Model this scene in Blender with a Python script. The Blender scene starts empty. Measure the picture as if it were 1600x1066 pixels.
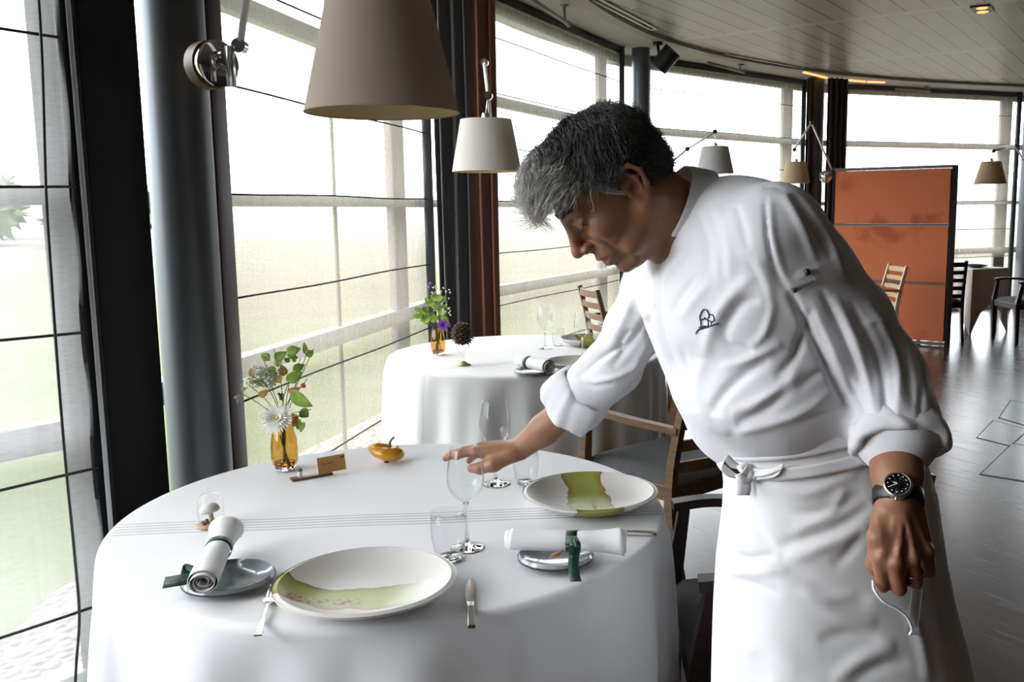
import bpy, bmesh, math, random
import numpy as np
from mathutils import Vector, Matrix
random.seed(7); np.random.seed(7)
SC = bpy.context.scene
COL = SC.collection
PI = math.pi
# ------------------------------------------------------------------ camera
FPX, CX, CY, CZ = 1450.0, 900.0, 533.0, 1.45
PIT, ROL = math.radians(8.05), math.radians(0.5)
F_ = np.array([0, math.cos(PIT), -math.sin(PIT)])
U0 = np.array([0, math.sin(PIT), math.cos(PIT)]); R0 = np.array([1., 0, 0])
U_ = U0*math.cos(ROL) + R0*math.sin(ROL)
R_ = R0*math.cos(ROL) - U0*math.sin(ROL)
cam_d = bpy.data.cameras.new('camera'); cam = bpy.data.objects.new('camera', cam_d); COL.objects.link(cam)
cam.matrix_world = Matrix(((R_[0], U_[0], -F_[0], 0), (R_[1], U_[1], -F_[1], 0), (R_[2], U_[2], -F_[2], CZ), (0, 0, 0, 1)))
cam_d.sensor_width = 36; cam_d.lens = FPX/1600*36; cam_d.shift_x = -(CX-800)/1600
cam_d.clip_start = 0.05; cam_d.clip_end = 2000
SC.camera = cam
def W(px, py, Y):                      # a point of the place seen at a pixel of the photo, at depth Y
    d = F_ + (px-CX)/FPX*R_ + (CY-py)/FPX*U_
    d = d*(Y/d[1]); return np.array([d[0], d[1], d[2]+CZ])
def T(px, py, z=0.75):                 # the same on a level surface
    d = F_ + (px-CX)/FPX*R_ + (CY-py)/FPX*U_
    d = d*((z-CZ)/d[2]); return np.array([d[0], d[1], z])
def PX(p):
    d = np.asarray(p, float) - np.array([0, 0, CZ]); w = d@F_
    return np.stack([CX+FPX*(d@R_)/w, CY-FPX*(d@U_)/w], -1)
# ------------------------------------------------------------------ render look
SC.view_settings.view_transform = 'Standard'; SC.view_settings.look = 'None'
SC.view_settings.gamma = 1.0; SC.view_settings.use_curve_mapping = False
SC.view_settings.exposure = -0.20
SC.cycles.max_bounces = 12; SC.cycles.diffuse_bounces = 5; SC.cycles.glossy_bounces = 5
SC.cycles.transmission_bounces = 10; SC.cycles.transparent_max_bounces = 24
SC.cycles.sample_clamp_indirect = 6.0; SC.cycles.caustics_reflective = False; SC.cycles.caustics_refractive = False
SC.cycles.use_denoising = True
# ------------------------------------------------------------------ sky: bright overcast
wd = bpy.data.worlds.new('overcast_sky'); SC.world = wd; wd.use_nodes = True
nt = wd.node_tree; nt.nodes.clear()
o = nt.nodes.new('ShaderNodeOutputWorld'); b = nt.nodes.new('ShaderNodeBackground')
tc = nt.nodes.new('ShaderNodeTexCoord'); sp = nt.nodes.new('ShaderNodeSeparateXYZ'); cr = nt.nodes.new('ShaderNodeValToRGB')
nt.links.new(tc.outputs['Generated'], sp.inputs[0]); nt.links.new(sp.outputs['Z'], cr.inputs[0])
cr.color_ramp.elements[0].position = 0.0; cr.color_ramp.elements[0].color = (0.86, 0.92, 1.0, 1)
cr.color_ramp.elements[1].position = 0.6; cr.color_ramp.elements[1].color = (0.97, 0.98, 1.0, 1)
nt.links.new(cr.outputs[0], b.inputs['Color']); b.inputs['Strength'].default_value = 13.5
nt.links.new(b.outputs[0], o.inputs[0])
# ------------------------------------------------------------------ materials
MATS = {}
def nodes(name):
    m = bpy.data.materials.new(name); m.use_nodes = True; MATS[name] = m
    return m, m.node_tree, m.node_tree.nodes['Principled BSDF']
def setp(b, **k):
    for n, v in k.items():
        n = {'rough': 'Roughness', 'metal': 'Metallic', 'trans': 'Transmission Weight', 'ior': 'IOR', 'sheen': 'Sheen Weight',
             'coat': 'Coat Weight', 'sss': 'Subsurface Weight', 'spec': 'Specular IOR Level', 'alpha': 'Alpha'}[n]
        b.inputs[n].default_value = v
def rgb(c): return (c[0], c[1], c[2], 1)
def mat(name, c, bump=0, bscale=200, var=0, vscale=8, stretch=None, c2=None, bdist=0.001, **k):
    """colour with optional blotchy second colour and a fine bump, all in object space"""
    m, t, b = nodes(name); b.inputs['Base Color'].default_value = rgb(c); setp(b, **k)
    if var or bump:
        tc = t.nodes.new('ShaderNodeTexCoord'); mp = t.nodes.new('ShaderNodeMapping')
        t.links.new(tc.outputs['Object'], mp.inputs[0])
        if stretch: mp.inputs['Scale'].default_value = stretch
    if var:
        n = t.nodes.new('ShaderNodeTexNoise'); n.inputs['Scale'].default_value = vscale; n.inputs['Detail'].default_value = 5
        t.links.new(mp.outputs[0], n.inputs['Vector'])
        r = t.nodes.new('ShaderNodeMapRange'); r.inputs[1].default_value = 0.3; r.inputs[2].default_value = 0.7
        t.links.new(n.outputs[0], r.inputs[0])
        mx = t.nodes.new('ShaderNodeMix'); mx.data_type = 'RGBA'
        mx.inputs[6].default_value = rgb(c); mx.inputs[7].default_value = rgb(c2 or [x*(1-var) for x in c])
        t.links.new(r.outputs[0], mx.inputs[0]); t.links.new(mx.outputs[2], b.inputs['Base Color'])
    if bump:
        n = t.nodes.new('ShaderNodeTexNoise'); n.inputs['Scale'].default_value = bscale; n.inputs['Detail'].default_value = 3
        t.links.new(mp.outputs[0], n.inputs['Vector'])
        bp = t.nodes.new('ShaderNodeBump'); bp.inputs['Strength'].default_value = bump; bp.inputs['Distance'].default_value = bdist
        t.links.new(n.outputs[0], bp.inputs['Height']); t.links.new(bp.outputs[0], b.inputs['Normal'])
    return m
def N(t, kind, **props):
    n = t.nodes.new(kind)
    for k, v in props.items(): setattr(n, k, v)
    return n
def math_node(t, op, a, b=None, clamp=False):
    n = t.nodes.new('ShaderNodeMath'); n.operation = op; n.use_clamp = clamp
    for i, v in enumerate((a, b)):
        if v is None: continue
        if isinstance(v, (int, float)): n.inputs[i].default_value = v
        else: t.links.new(v, n.inputs[i])
    return n.outputs[0]
def mixc(t, fac, a, b):
    n = t.nodes.new('ShaderNodeMix'); n.data_type = 'RGBA'
    t.links.new(fac, n.inputs[0]) if not isinstance(fac, (int, float)) else None
    for i, v in ((6, a), (7, b)):
        if isinstance(v, (tuple, list)): n.inputs[i].default_value = rgb(v)
        else: t.links.new(v, n.inputs[i])
    return n.outputs[2]
# thin clear sheet (window pane, blown glassware wall): tinted see-through plus a Fresnel reflection
def thin_glass(name, tint, extra=0.0, rough=0.0, ior=1.45):
    m = bpy.data.materials.new(name); m.use_nodes = True; MATS[name] = m; t = m.node_tree; t.nodes.clear()
    o = t.nodes.new('ShaderNodeOutputMaterial'); tr = t.nodes.new('ShaderNodeBsdfTransparent'); gl = t.nodes.new('ShaderNodeBsdfGlossy')
    tr.inputs[0].default_value = rgb(tint); gl.inputs['Roughness'].default_value = rough
    ge = t.nodes.new('ShaderNodeNewGeometry'); vm = t.nodes.new('ShaderNodeVectorMath'); vm.operation = 'DOT_PRODUCT'
    t.links.new(ge.outputs['Normal'], vm.inputs[0]); t.links.new(ge.outputs['Incoming'], vm.inputs[1])
    c = math_node(t, 'SUBTRACT', 1, math_node(t, 'ABSOLUTE', vm.outputs['Value']), True); f0 = ((ior-1)/(ior+1))**2
    f = math_node(t, 'ADD', math_node(t, 'MULTIPLY', math_node(t, 'POWER', c, 5), 1-f0), extra+f0, True)
    mx = t.nodes.new('ShaderNodeMixShader'); t.links.new(f, mx.inputs[0]); t.links.new(tr.outputs[0], mx.inputs[1]); t.links.new(gl.outputs[0], mx.inputs[2])
    t.links.new(mx.outputs[0], o.inputs[0]); return m
thin_glass('pane', (0.97, 0.985, 0.98))
thin_glass('clear_plastic', (0.93, 0.94, 0.95), 0.05, 0.08)
# ------------------------------------------------------------------ mesh helpers
class MB:
    def __init__(s): s.v = []; s.f = []; s.m = []; s.n = 0; s.cur = 0
    def add(s, vs, fs):
        vs = np.asarray(vs, float).reshape(-1, 3); s.v.append(vs); n = s.n
        s.f += [tuple(i+n for i in f) for f in fs]; s.m += [s.cur]*len(fs); s.n += len(vs); return s
    def box(s, c, d, rz=0, M=None):
        x, y, z = [k/2 for k in d]
        v = np.array([[i*x, j*y, k*z] for k in (-1, 1) for j in (-1, 1) for i in (-1, 1)])
        if M is not None: v = v@np.asarray(M).T
        cz, sz = math.cos(rz), math.sin(rz); v = v@np.array([[cz, sz, 0], [-sz, cz, 0], [0, 0, 1]]) + np.array(c)
        return s.add(v, [(0, 2, 3, 1), (4, 5, 7, 6), (0, 1, 5, 4), (2, 6, 7, 3), (0, 4, 6, 2), (1, 3, 7, 5)])
    def bar(s, a, b, w, h, up=(0, 0, 1), w2=None, h2=None):
        a = np.array(a, float); b = np.array(b, float); d = b-a; d /= np.linalg.norm(d); up = np.array(up, float)
        x = np.cross(d, up); x /= np.linalg.norm(x)+1e-9; z = np.cross(x, d); w2 = w2 or w; h2 = h2 or h
        v = [p + x*i*ww/2 + z*j*hh/2 for p, ww, hh in ((a, w, h), (b, w2, h2)) for i, j in ((-1, -1), (1, -1), (1, 1), (-1, 1))]
        return s.add(v, [(0, 3, 2, 1), (4, 5, 6, 7), (0, 1, 5, 4), (1, 2, 6, 5), (2, 3, 7, 6), (3, 0, 4, 7)])
    def tube(s, pts, r, n=10, flat=None, caps=True):
        P = np.asarray(pts, float); k = len(P); r = np.broadcast_to(np.asarray(r, float), (k,))
        tan = np.gradient(P, axis=0) if k > 2 else np.repeat([P[1]-P[0]], 2, 0)
        tan /= np.linalg.norm(tan, axis=1)[:, None]+1e-12
        up = np.array([0, 0, 1.]) if abs(tan[0][2]) < 0.9 else np.array([1., 0, 0])
        x = np.cross(tan[0], up); x /= np.linalg.norm(x); vs = []
        for i in range(k):
            x = x - tan[i]*(x@tan[i]); x /= np.linalg.norm(x)+1e-12; y = np.cross(tan[i], x)
            for j in range(n):
                a = 2*PI*j/n; vs.append(P[i] + r[i]*(math.cos(a)*x + math.sin(a)*y*(flat or 1)))
        fs = [(i*n+j, i*n+(j+1) % n, (i+1)*n+(j+1) % n, (i+1)*n+j) for i in range(k-1) for j in range(n)]
        if caps: fs += [tuple(range(n-1, -1, -1)), tuple(range((k-1)*n, k*n))]
        return s.add(vs, fs)
    def lathe(s, prof, n=40, c=(0, 0, 0), M=None, closed=False):
        prof = np.asarray(prof, float); k = len(prof); a = np.arange(n)*2*PI/n
        v = np.stack([prof[:, None, 0]*np.cos(a), prof[:, None, 0]*np.sin(a), np.repeat(prof[:, 1:2], n, 1)], -1).reshape(-1, 3)
        if M is not None: v = v@np.asarray(M).T
        v = v+np.array(c); fs = [(i*n+j, i*n+(j+1) % n, (i+1)*n+(j+1) % n, (i+1)*n+j) for i in range(k-1) for j in range(n)]
        if closed: fs += [((k-1)*n+j, (k-1)*n+(j+1) % n, (j+1) % n, j) for j in range(n)]
        else:
            if prof[0, 0] > 1e-6: fs.append(tuple(range(n-1, -1, -1)))
            if prof[-1, 0] > 1e-6: fs.append(tuple(range((k-1)*n, k*n)))
        return s.add(v, fs)
    def grid(s, V, wrap=False, thick=0):
        V = np.asarray(V, float); a, b = V.shape[:2]
        fs = [(i*b+j, i*b+(j+1) % b, (i+1)*b+(j+1) % b, (i+1)*b+j) for i in range(a-1) for j in range(b if wrap else b-1)]
        return s.add(V.reshape(-1, 3), fs)
    def build(s, name, m, parent=None, smooth=True, bevel=0, solid=0, sub=0, loc=None, merge=False, angle=None, crease=False):
        me = bpy.data.meshes.new(name); v = np.concatenate(s.v) if s.v else np.zeros((0, 3))
        if loc is not None: v = v - np.array(loc)
        me.from_pydata(v.tolist(), [], s.f)
        for mm in (m if isinstance(m, (list, tuple)) else [m]): me.materials.append(MATS[mm] if isinstance(mm, str) else mm)
        if len(me.polygons) and len(me.materials) > 1: me.polygons.foreach_set('material_index', s.m)
        if merge:
            bm = bmesh.new(); bm.from_mesh(me); bmesh.ops.remove_doubles(bm, verts=bm.verts, dist=1e-6)
            bmesh.ops.recalc_face_normals(bm, faces=bm.faces); bm.to_mesh(me); bm.free()
        if smooth:
            me.polygons.foreach_set('use_smooth', [True]*len(me.polygons))
            if angle is not None: me.set_sharp_from_angle(angle=math.radians(angle))
        me.update(); ob = bpy.data.objects.new(name, me); COL.objects.link(ob)
        if loc is not None: ob.location = loc
        if parent is not None: ob.parent = parent
        if solid: md = ob.modifiers.new('thickness', 'SOLIDIFY'); md.thickness = solid; md.offset = 0
        if bevel:
            md = ob.modifiers.new('bevel', 'BEVEL'); md.width = bevel; md.segments = 2; md.limit_method = 'ANGLE'; md.angle_limit = 0.7
        if sub: md = ob.modifiers.new('sub', 'SUBSURF'); md.levels = sub; md.render_levels = sub
        return ob
def spline(pts, n=8):
    P = np.asarray(pts, float); out = []
    Q = np.vstack([2*P[0]-P[1], P, 2*P[-1]-P[-2]])
    for i in range(1, len(Q)-2):
        for t in np.arange(n)/n:
            out.append(0.5*((2*Q[i]) + (Q[i+1]-Q[i-1])*t + (2*Q[i-1]-5*Q[i]+4*Q[i+1]-Q[i+2])*t*t + (3*Q[i]-Q[i-1]-3*Q[i+1]+Q[i+2])*t**3))
    out.append(P[-1]); return np.array(out)
def tag(o, label=None, cat=None, group=None, kind=None):
    if label: o['label'] = label
    if cat: o['category'] = cat
    if group: o['group'] = group
    if kind: o['kind'] = kind
    return o
def thing(name, label, cat, loc=(0, 0, 0), rz=0, group=None):
    o = bpy.data.objects.new(name, None); COL.objects.link(o); o.location = [float(q) for q in loc]; o.rotation_euler = (0, 0, rz)
    o.empty_display_size = 0.05
    return tag(o, label, cat, group)
def copy_tree(o, label=None, loc=None, rz=None, top=True):
    c = o.copy(); COL.objects.link(c)
    if label: c['label'] = label
    if loc is not None: c.location = [float(q) for q in loc]
    if rz is not None: c.rotation_euler = (0, 0, rz)
    for ch in list(o.children):
        k = copy_tree(ch, top=False); k.parent = c; k.matrix_parent_inverse = ch.matrix_parent_inverse.copy()
    return c
def struct(o): o['kind'] = 'structure'; return o
# ================================================================== materials of the room
def wood_mat(name, c1, c2, scale=1, rough=.45, axis=0, coat=0, spec=.5):
    m, t, b = nodes(name); tc = N(t, 'ShaderNodeTexCoord'); mp = N(t, 'ShaderNodeMapping')
    s = [14*scale]*3; s[axis] = 0.9*scale; mp.inputs['Scale'].default_value = s
    n = N(t, 'ShaderNodeTexNoise'); n.inputs['Scale'].default_value = 4; n.inputs['Detail'].default_value = 8; n.inputs['Distortion'].default_value = .6
    t.links.new(tc.outputs['Object'], mp.inputs[0]); t.links.new(mp.outputs[0], n.inputs['Vector'])
    r = N(t, 'ShaderNodeMapRange'); r.inputs[1].default_value = .35; r.inputs[2].default_value = .68; t.links.new(n.outputs[0], r.inputs[0])
    t.links.new(mixc(t, r.outputs[0], c1, c2), b.inputs['Base Color']); setp(b, rough=rough, coat=coat, spec=spec)
    return m
wood_mat('dark_wood', (.035, .018, .014), (.016, .008, .008), rough=.32)
wood_mat('oak', (.22, .13, .070), (.14, .08, .045), rough=.45)
wood_mat('oak_light', (.50, .33, .19), (.38, .24, .13), rough=.5)
wood_mat('brown_post', (.060, .026, .018), (.035, .016, .012), axis=2, rough=.4)
mat('steel_grey', (.115, .125, .135), rough=.42, metal=.35, bump=.05, bscale=60)
mat('frame_light', (.50, .52, .53), rough=.4, metal=.2)
mat('frame_mid', (.24, .22, .20), rough=.6)
mat('frame_dark', (.035, .037, .045), rough=.4)
mat('black_fin', (.003, .003, .004), rough=.7, spec=.12)
mat('chrome', (.75, .75, .75), rough=.07, metal=1)
mat('alu', (.72, .72, .73), rough=.28, metal=1)
mat('alu_white', (.80, .80, .80), rough=.45)
mat('vent_white', (.85, .84, .82), rough=.9, spec=.1)
mat('black_plastic', (.012, .012, .014), rough=.4)
mat('plaster', (.50, .48, .44), rough=.8, var=.06, vscale=2, bump=.03, bscale=30)
mat('wall_paint', (.16, .13, .11), rough=.9)
mat('fascia', (.36, .33, .30), rough=.6)
mat('bulb_warm', (1, .6, .3)); MATS['bulb_warm'].node_tree.nodes['Principled BSDF'].inputs['Emission Color'].default_value = (1, .40, .13, 1)
MATS['bulb_warm'].node_tree.nodes['Principled BSDF'].inputs['Emission Strength'].default_value = 2.2
# sheer blind cloth: open weave, partly see-through, rest glows with the daylight behind it
def sheer(name, openness, tint):
    m = bpy.data.materials.new(name); m.use_nodes = True; MATS[name] = m; t = m.node_tree; t.nodes.clear()
    o = N(t, 'ShaderNodeOutputMaterial'); tc = N(t, 'ShaderNodeTexCoord'); mp = N(t, 'ShaderNodeMapping')
    mp.inputs['Scale'].default_value = (30, 30, 260); t.links.new(tc.outputs['Object'], mp.inputs[0])
    n = N(t, 'ShaderNodeTexNoise'); n.inputs['Scale'].default_value = 1.0; n.inputs['Detail'].default_value = 2; t.links.new(mp.outputs[0], n.inputs['Vector'])
    mp2 = N(t, 'ShaderNodeMapping'); mp2.inputs['Scale'].default_value = (28, 28, .8); t.links.new(tc.outputs['Object'], mp2.inputs[0])
    n2 = N(t, 'ShaderNodeTexNoise'); n2.inputs['Scale'].default_value = 1.0; n2.inputs['Detail'].default_value = 3; t.links.new(mp2.outputs[0], n2.inputs['Vector'])
    a = math_node(t, 'ADD', math_node(t, 'MULTIPLY', n.outputs[0], .22), math_node(t, 'MULTIPLY', n2.outputs[0], .30))
    a = math_node(t, 'ADD', a, openness-.26, True)
    tr = N(t, 'ShaderNodeBsdfTransparent'); tl = N(t, 'ShaderNodeBsdfTranslucent'); df = N(t, 'ShaderNodeBsdfDiffuse')
    tl.inputs[0].default_value = rgb(tint); df.inputs[0].default_value = rgb(tint)
    m1 = N(t, 'ShaderNodeMixShader'); m1.inputs[0].default_value = .45; t.links.new(tl.outputs[0], m1.inputs[1]); t.links.new(df.outputs[0], m1.inputs[2])
    m2 = N(t, 'ShaderNodeMixShader'); t.links.new(a, m2.inputs[0]); t.links.new(m1.outputs[0], m2.inputs[1]); t.links.new(tr.outputs[0], m2.inputs[2])
    t.links.new(m2.outputs[0], o.inputs[0]); return m
sheer('sheer_blind', .48, (.33, .30, .255))
sheer('sheer_grey', .45, (.44, .44, .435))
mat('rod_black', (.02, .018, .016), rough=.5)
mat('rail_brown', (.075, .06, .055), rough=.6)
mat('hem', (.40, .37, .32), rough=.9)
# curtain: dark grey front, rust folds
m, t, b = nodes('curtain_cloth'); tc = N(t, 'ShaderNodeTexCoord'); sx = N(t, 'ShaderNodeSeparateXYZ'); t.links.new(tc.outputs['Object'], sx.inputs[0])
r = N(t, 'ShaderNodeMapRange'); r.inputs[1].default_value = .00; r.inputs[2].default_value = .06; t.links.new(sx.outputs[0], r.inputs[0])
t.links.new(mixc(t, r.outputs[0], (.050, .045, .045), (.16, .055, .025)), b.inputs['Base Color']); setp(b, rough=.95, sheen=.3)
mat('curtain_brown', (.035, .022, .022), rough=.95, sheen=.2)
# ================================================================== shell
ZT = 3.0
# inner (blind) lines of the facade bays, each from left to right seen from inside
def hat(a, b): d = np.array(b)-np.array(a); L = np.linalg.norm(d); return d/L, L
B1a, B1b = np.array([-2.24, 1.31]), np.array([-1.337, 2.507])
P2a, P2b = W(350, 320, 3.39)[:2], W(668, 320, 5.62)[:2]
P3a, P3b = W(762, 320, 6.75)[:2], W(969, 320, 9.3)[:2]
P4a, P4b = W(1014, 320, 9.8)[:2], W(1250, 320, 11.7)[:2]
P5a, P5b = W(1318, 320, 12.1)[:2], W(1586, 320, 13.2)[:2]
P6a = P5b + (P5b-P5a)*.08; P6b = P6a + np.array([3.6, .3])
bays = [(B1a, B1b), (P2a, P2b), (P3a, P3b), (P4a, P4b), (P5a, P5b), (P6a, P6b)]
ZR = [1.52+.385*k for k in range(-3, 4)]     # blind rods
side = ['with black cord in near left bay', 'in second bay beside steel column', 'right of the rust and grey curtain', 'behind the bending man, beyond steel column',
        'behind the orange partition', 'at far right edge past last column']
def off(p, q, k):                           # both ends moved outward by k
    d, L = hat(p, q); n = np.array([-d[1], d[0]]); return p+n*k, q+n*k
def window(i, p, q, ext0=.15, ext1=.15):
    d, L = hat(p, q); p2, q2 = off(p-d*ext0, q+d*ext1, .16); root = bpy.data.objects.new('window_%d' % i, None); COL.objects.link(root); struct(root)
    g = MB(); g.add([(*p2, 0.02), (*q2, 0.02), (*q2, ZT), (*p2, ZT)], [(0, 1, 2, 3)]); g.build('glass', 'pane', root, smooth=False)
    f = MB()
    for z, h in ((.06, .12), (.83, .085), (1.50, .05), (2.27, .075), (ZT-.05, .1)):
        f.bar((*p2, z), (*q2, z), .07, h)
    f.build('transom', 'frame_light', root, bevel=.006)
    f = MB(); L2 = np.linalg.norm(q2-p2)
    for s in (ext0+.05, L2-ext1-.10 if i > 1 else L2-.05):
        a = p2+d*s; f.bar((*a, 0), (*a, ZT), .05, .20 if s > 1 and i > 1 else .07, up=(d[0], d[1], 0))
    f.build('jamb', 'frame_mid', root, bevel=.006)
    if i == 2:
        f = MB(); a = (p2+q2)/2; f.bar((*a, 0), (*a, ZT), .014, .02, up=(d[0], d[1], 0)); f.build('mullion', 'frame_mid', root)
def blind(i, p, q, matn='sheer_blind', label=''):
    d, L = hat(p, q); n = np.array([d[1], -d[0]]); root = thing('roman_blind', 'sheer cream roman blind '+label, 'blind', (*((p+q)/2), .05), 0, 'roman blinds along the glazed facade')
    c = np.array([*((p+q)/2), .05]); s = MB(); nu = 60
    z0 = .74 if i == 4 else .06; zs = np.linspace(z0, ZT-.06, 90); V = []
    for z in zs:
        ph = ((z-ZR[0])/.385) % 1; sag = .012*math.sin(PI*ph)**2; row = []
        for u in np.linspace(0, 1, nu):
            xy = p+d*L*u+n*(sag+.004*math.sin(u*40+z*3)); row.append((xy[0], xy[1], z))
        V.append(row)
    s.grid(np.array(V)-c); s.build('fabric', matn, root)
    for z in [q for q in ZR if q > z0]:
        r = MB(); pts = [np.array([*(p+d*L*u+n*.010), z+.003*math.sin(u*9+z*7)])-c for u in np.linspace(0, 1, 14)]; r.tube(pts, .0042, 6); r.build('rod', 'rod_black', root)
    h = MB(); h.bar(np.array([*p, ZT-.035])-c, np.array([*q, ZT-.035])-c, .05, .055); h.build('head_rail', 'rail_brown', root)
    for uu in (0.004, .996):
        e = MB(); a = p+d*L*uu; e.bar(np.array([*a, z0])-c, np.array([*a, ZT-.05])-c, .004, .010, up=(d[0], d[1], 0)); e.build('edge_tape', 'rod_black', root)
    return root
for i, (p, q) in enumerate(bays):
    e0, e1 = .15, .15
    if i == 1: e0 = .28
    if i == 1: e1 = .62
    if i in (2, 3): e0, e1 = .45, .5
    if i == 0: e1 = .12
    if i == 4: e0, e1 = .55, .3
    window(i+1, p, q, e0, e1); blind(i, p, q, 'sheer_grey' if i == 0 else 'sheer_blind', side[i])
# light steel edge frame and black fin at first node, then the round columns
f = MB(); a = W(131, 330, 2.545)[:2]; f.box((a[0], a[1], ZT/2), (.016, .016, ZT), rz=-.62); struct(f.build('trim_1', 'frame_light', smooth=False, bevel=.004))
f = MB(); a = W(138, 330, 2.56); bb = W(233, 330, 2.93); f.bar((a[0]-.05, a[1], 0), (a[0]-.05, a[1], ZT), .10, .06, up=(0, 1, 0)); f.bar((bb[0]-.072, (a[1]+bb[1])/2+.02, 0), (bb[0]-.072, (a[1]+bb[1])/2+.02, ZT), bb[1]-a[1], .14, up=(1, 0, 0))
struct(f.build('trim_2', 'black_fin', bevel=.015))
def column(px, Y, r, name, py=330):
    a = W(px, py, Y); m = MB(); m.lathe([(r, 0), (r, ZT)], 48, c=(a[0], a[1], 0)); o = struct(m.build(name, 'steel_grey', angle=40)); return a
ca = column(288, 3.12, .102, 'trim_column_1')
f = MB(); a = W(342, 330, 3.28); f.box((a[0], a[1], ZT/2), (.055, .09, ZT), rz=-.2); struct(f.build('trim_3', 'brown_post', bevel=.004))
column(1001, 9.35, .088, 'trim_column_2'); column(733, 6.35, .10, 'trim_column_3'); column(1270, 11.5, .10, 'trim_column_4'); column(1606, 12.8, .12, 'trim_column_5')
for i, (px, Y) in enumerate(((670, 5.6), (972, 9.25), (1252, 11.7), (1584, 13.1))):
    a = W(px, 320, Y); f = MB(); f.box((a[0], a[1], ZT/2), (.05, .05, ZT)); struct(f.build('trim_%d' % (i+5), 'frame_dark', bevel=.004))
# curtains gathered in front of the columns
def curtain(px0, px1, Y, matn, label, nf, amp, loc_x=0, group=None):
    a, b_ = W(px0, 330, Y), W(px1, 330, Y+.12); V = []; cx = (a[0]+b_[0])/2
    for z in np.linspace(.02, ZT-.03, 24):
        row = []
        for u in np.linspace(0, 1, nf*14):
            w = math.sin(u*nf*2*PI)*amp*(.7+.3*math.sin(u*17)) + .01*math.sin(z*2+u*9)
            row.append((a[0]+(b_[0]-a[0])*u + .25*w - loc_x, a[1]+(b_[1]-a[1])*u + w, z))
        V.append(row)
    m = MB(); m.grid(np.array(V)); o = m.build('curtain', matn, solid=.004)
    o.location = (loc_x, 0, 0); return tag(o, label, 'curtain', group)
xa = W(733, 330, 6.05)[0]
curtain(683, 779, 6.0, 'curtain_cloth', 'floor-length curtain, dark grey with rust red folds, beside second table', 5, .05, loc_x=xa)
curtain(1256, 1283, 11.35, 'curtain_brown', 'narrow dark brown curtain bunched left of lamp mount at far column', 4, .05)
curtain(1288, 1319, 11.3, 'curtain_brown', 'dark brown curtain bunched just left of orange partition', 4, .05)
# floor: dark glossy planks with a few slate inlays
m, t, b = nodes('floor_wood'); tc = N(t, 'ShaderNodeTexCoord'); mp = N(t, 'ShaderNodeMapping'); mp.inputs['Rotation'].default_value = (0, 0, math.radians(57))
t.links.new(tc.outputs['Object'], mp.inputs[0]); br = N(t, 'ShaderNodeTexBrick'); t.links.new(mp.outputs[0], br.inputs['Vector'])
br.inputs['Scale'].default_value = 1; br.inputs['Brick Width'].default_value = 1.9; br.inputs['Row Height'].default_value = .145; br.inputs['Mortar Size'].default_value = .0022
br.inputs['Color1'].default_value = (.040, .024, .020, 1); br.inputs['Color2'].default_value = (.064, .040, .032, 1); br.inputs['Mortar'].default_value = (.018, .012, .010, 1); br.offset = .37
mp2 = N(t, 'ShaderNodeMapping'); mp2.inputs['Scale'].default_value = (2, 40, 1); t.links.new(mp.outputs[0], mp2.inputs[0])
n = N(t, 'ShaderNodeTexNoise'); n.inputs['Scale'].default_value = 1; n.inputs['Detail'].default_value = 6; t.links.new(mp2.outputs[0], n.inputs['Vector'])
mm = N(t, 'ShaderNodeMix', data_type='RGBA', blend_type='MULTIPLY'); mm.inputs[0].default_value = .5; t.links.new(br.outputs[0], mm.inputs[6]); t.links.new(n.outputs[0], mm.inputs[7])
t.links.new(mm.outputs[2], b.inputs['Base Color']); setp(b, spec=.75)
r = N(t, 'ShaderNodeMapRange'); r.inputs[3].default_value = .16; r.inputs[4].default_value = .34; t.links.new(n.outputs[0], r.inputs[0]); t.links.new(r.outputs[0], b.inputs['Roughness'])
bp = N(t, 'ShaderNodeBump'); bp.inputs['Strength'].default_value = .08; bp.inputs['Distance'].default_value = .001; t.links.new(br.outputs['Fac'], bp.inputs['Height']); bp.invert = True; t.links.new(bp.outputs[0], b.inputs['Normal'])
nodeline = [B1a-np.array([2.06, 2.88]), B1a, *off(B1a, B1b, .16)[1:], *off(P2a, P2b, .16), *off(P3a, P3b, .16), *off(P4a, P4b, .16), *off(P5a, P5b, .16), *off(P6a, P6b, .16)]
poly = [tuple(p) for p in nodeline] + [(11.5, 13.6), (11.5, -5.5), (-5.2, -5.5)]
f = MB(); f.add([(x, y, 0) for x, y in poly] + [(x, y, -.15) for x, y in poly], [tuple(range(len(poly)-1, -1, -1)), tuple(range(len(poly), 2*len(poly)))] + [(i, (i+1) % len(poly), len(poly)+(i+1) % len(poly), len(poly)+i) for i in range(len(poly))])
struct(f.build('floor', 'floor_wood', smooth=False))
mat('slate', (.055, .066, .068), rough=.22, var=.2, vscale=6); mat('slate_gap', (.01, .01, .01), rough=.6)
for i, quad in enumerate((((1580, 626), (1642, 640), (1612, 668), (1562, 653)), ((1552, 658), (1606, 672), (1578, 697), (1527, 684)), ((1582, 694), (1640, 705), (1600, 752), (1533, 741)))):
    P = [T(*k, 0.0) for k in quad]; c = sum(P)/4; m_ = MB()
    m_.add([(*(c+(p-c)*1.0)[:2], .002) for p in P], [(3, 2, 1, 0)]); m_.cur = 1
    m_.add([(*(c+(p-c)*1.06)[:2], .001) for p in P], [(3, 2, 1, 0)])
    struct(m_.build('floor_slate_%d' % (i+1), ['slate', 'slate_gap'], smooth=False))
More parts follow.
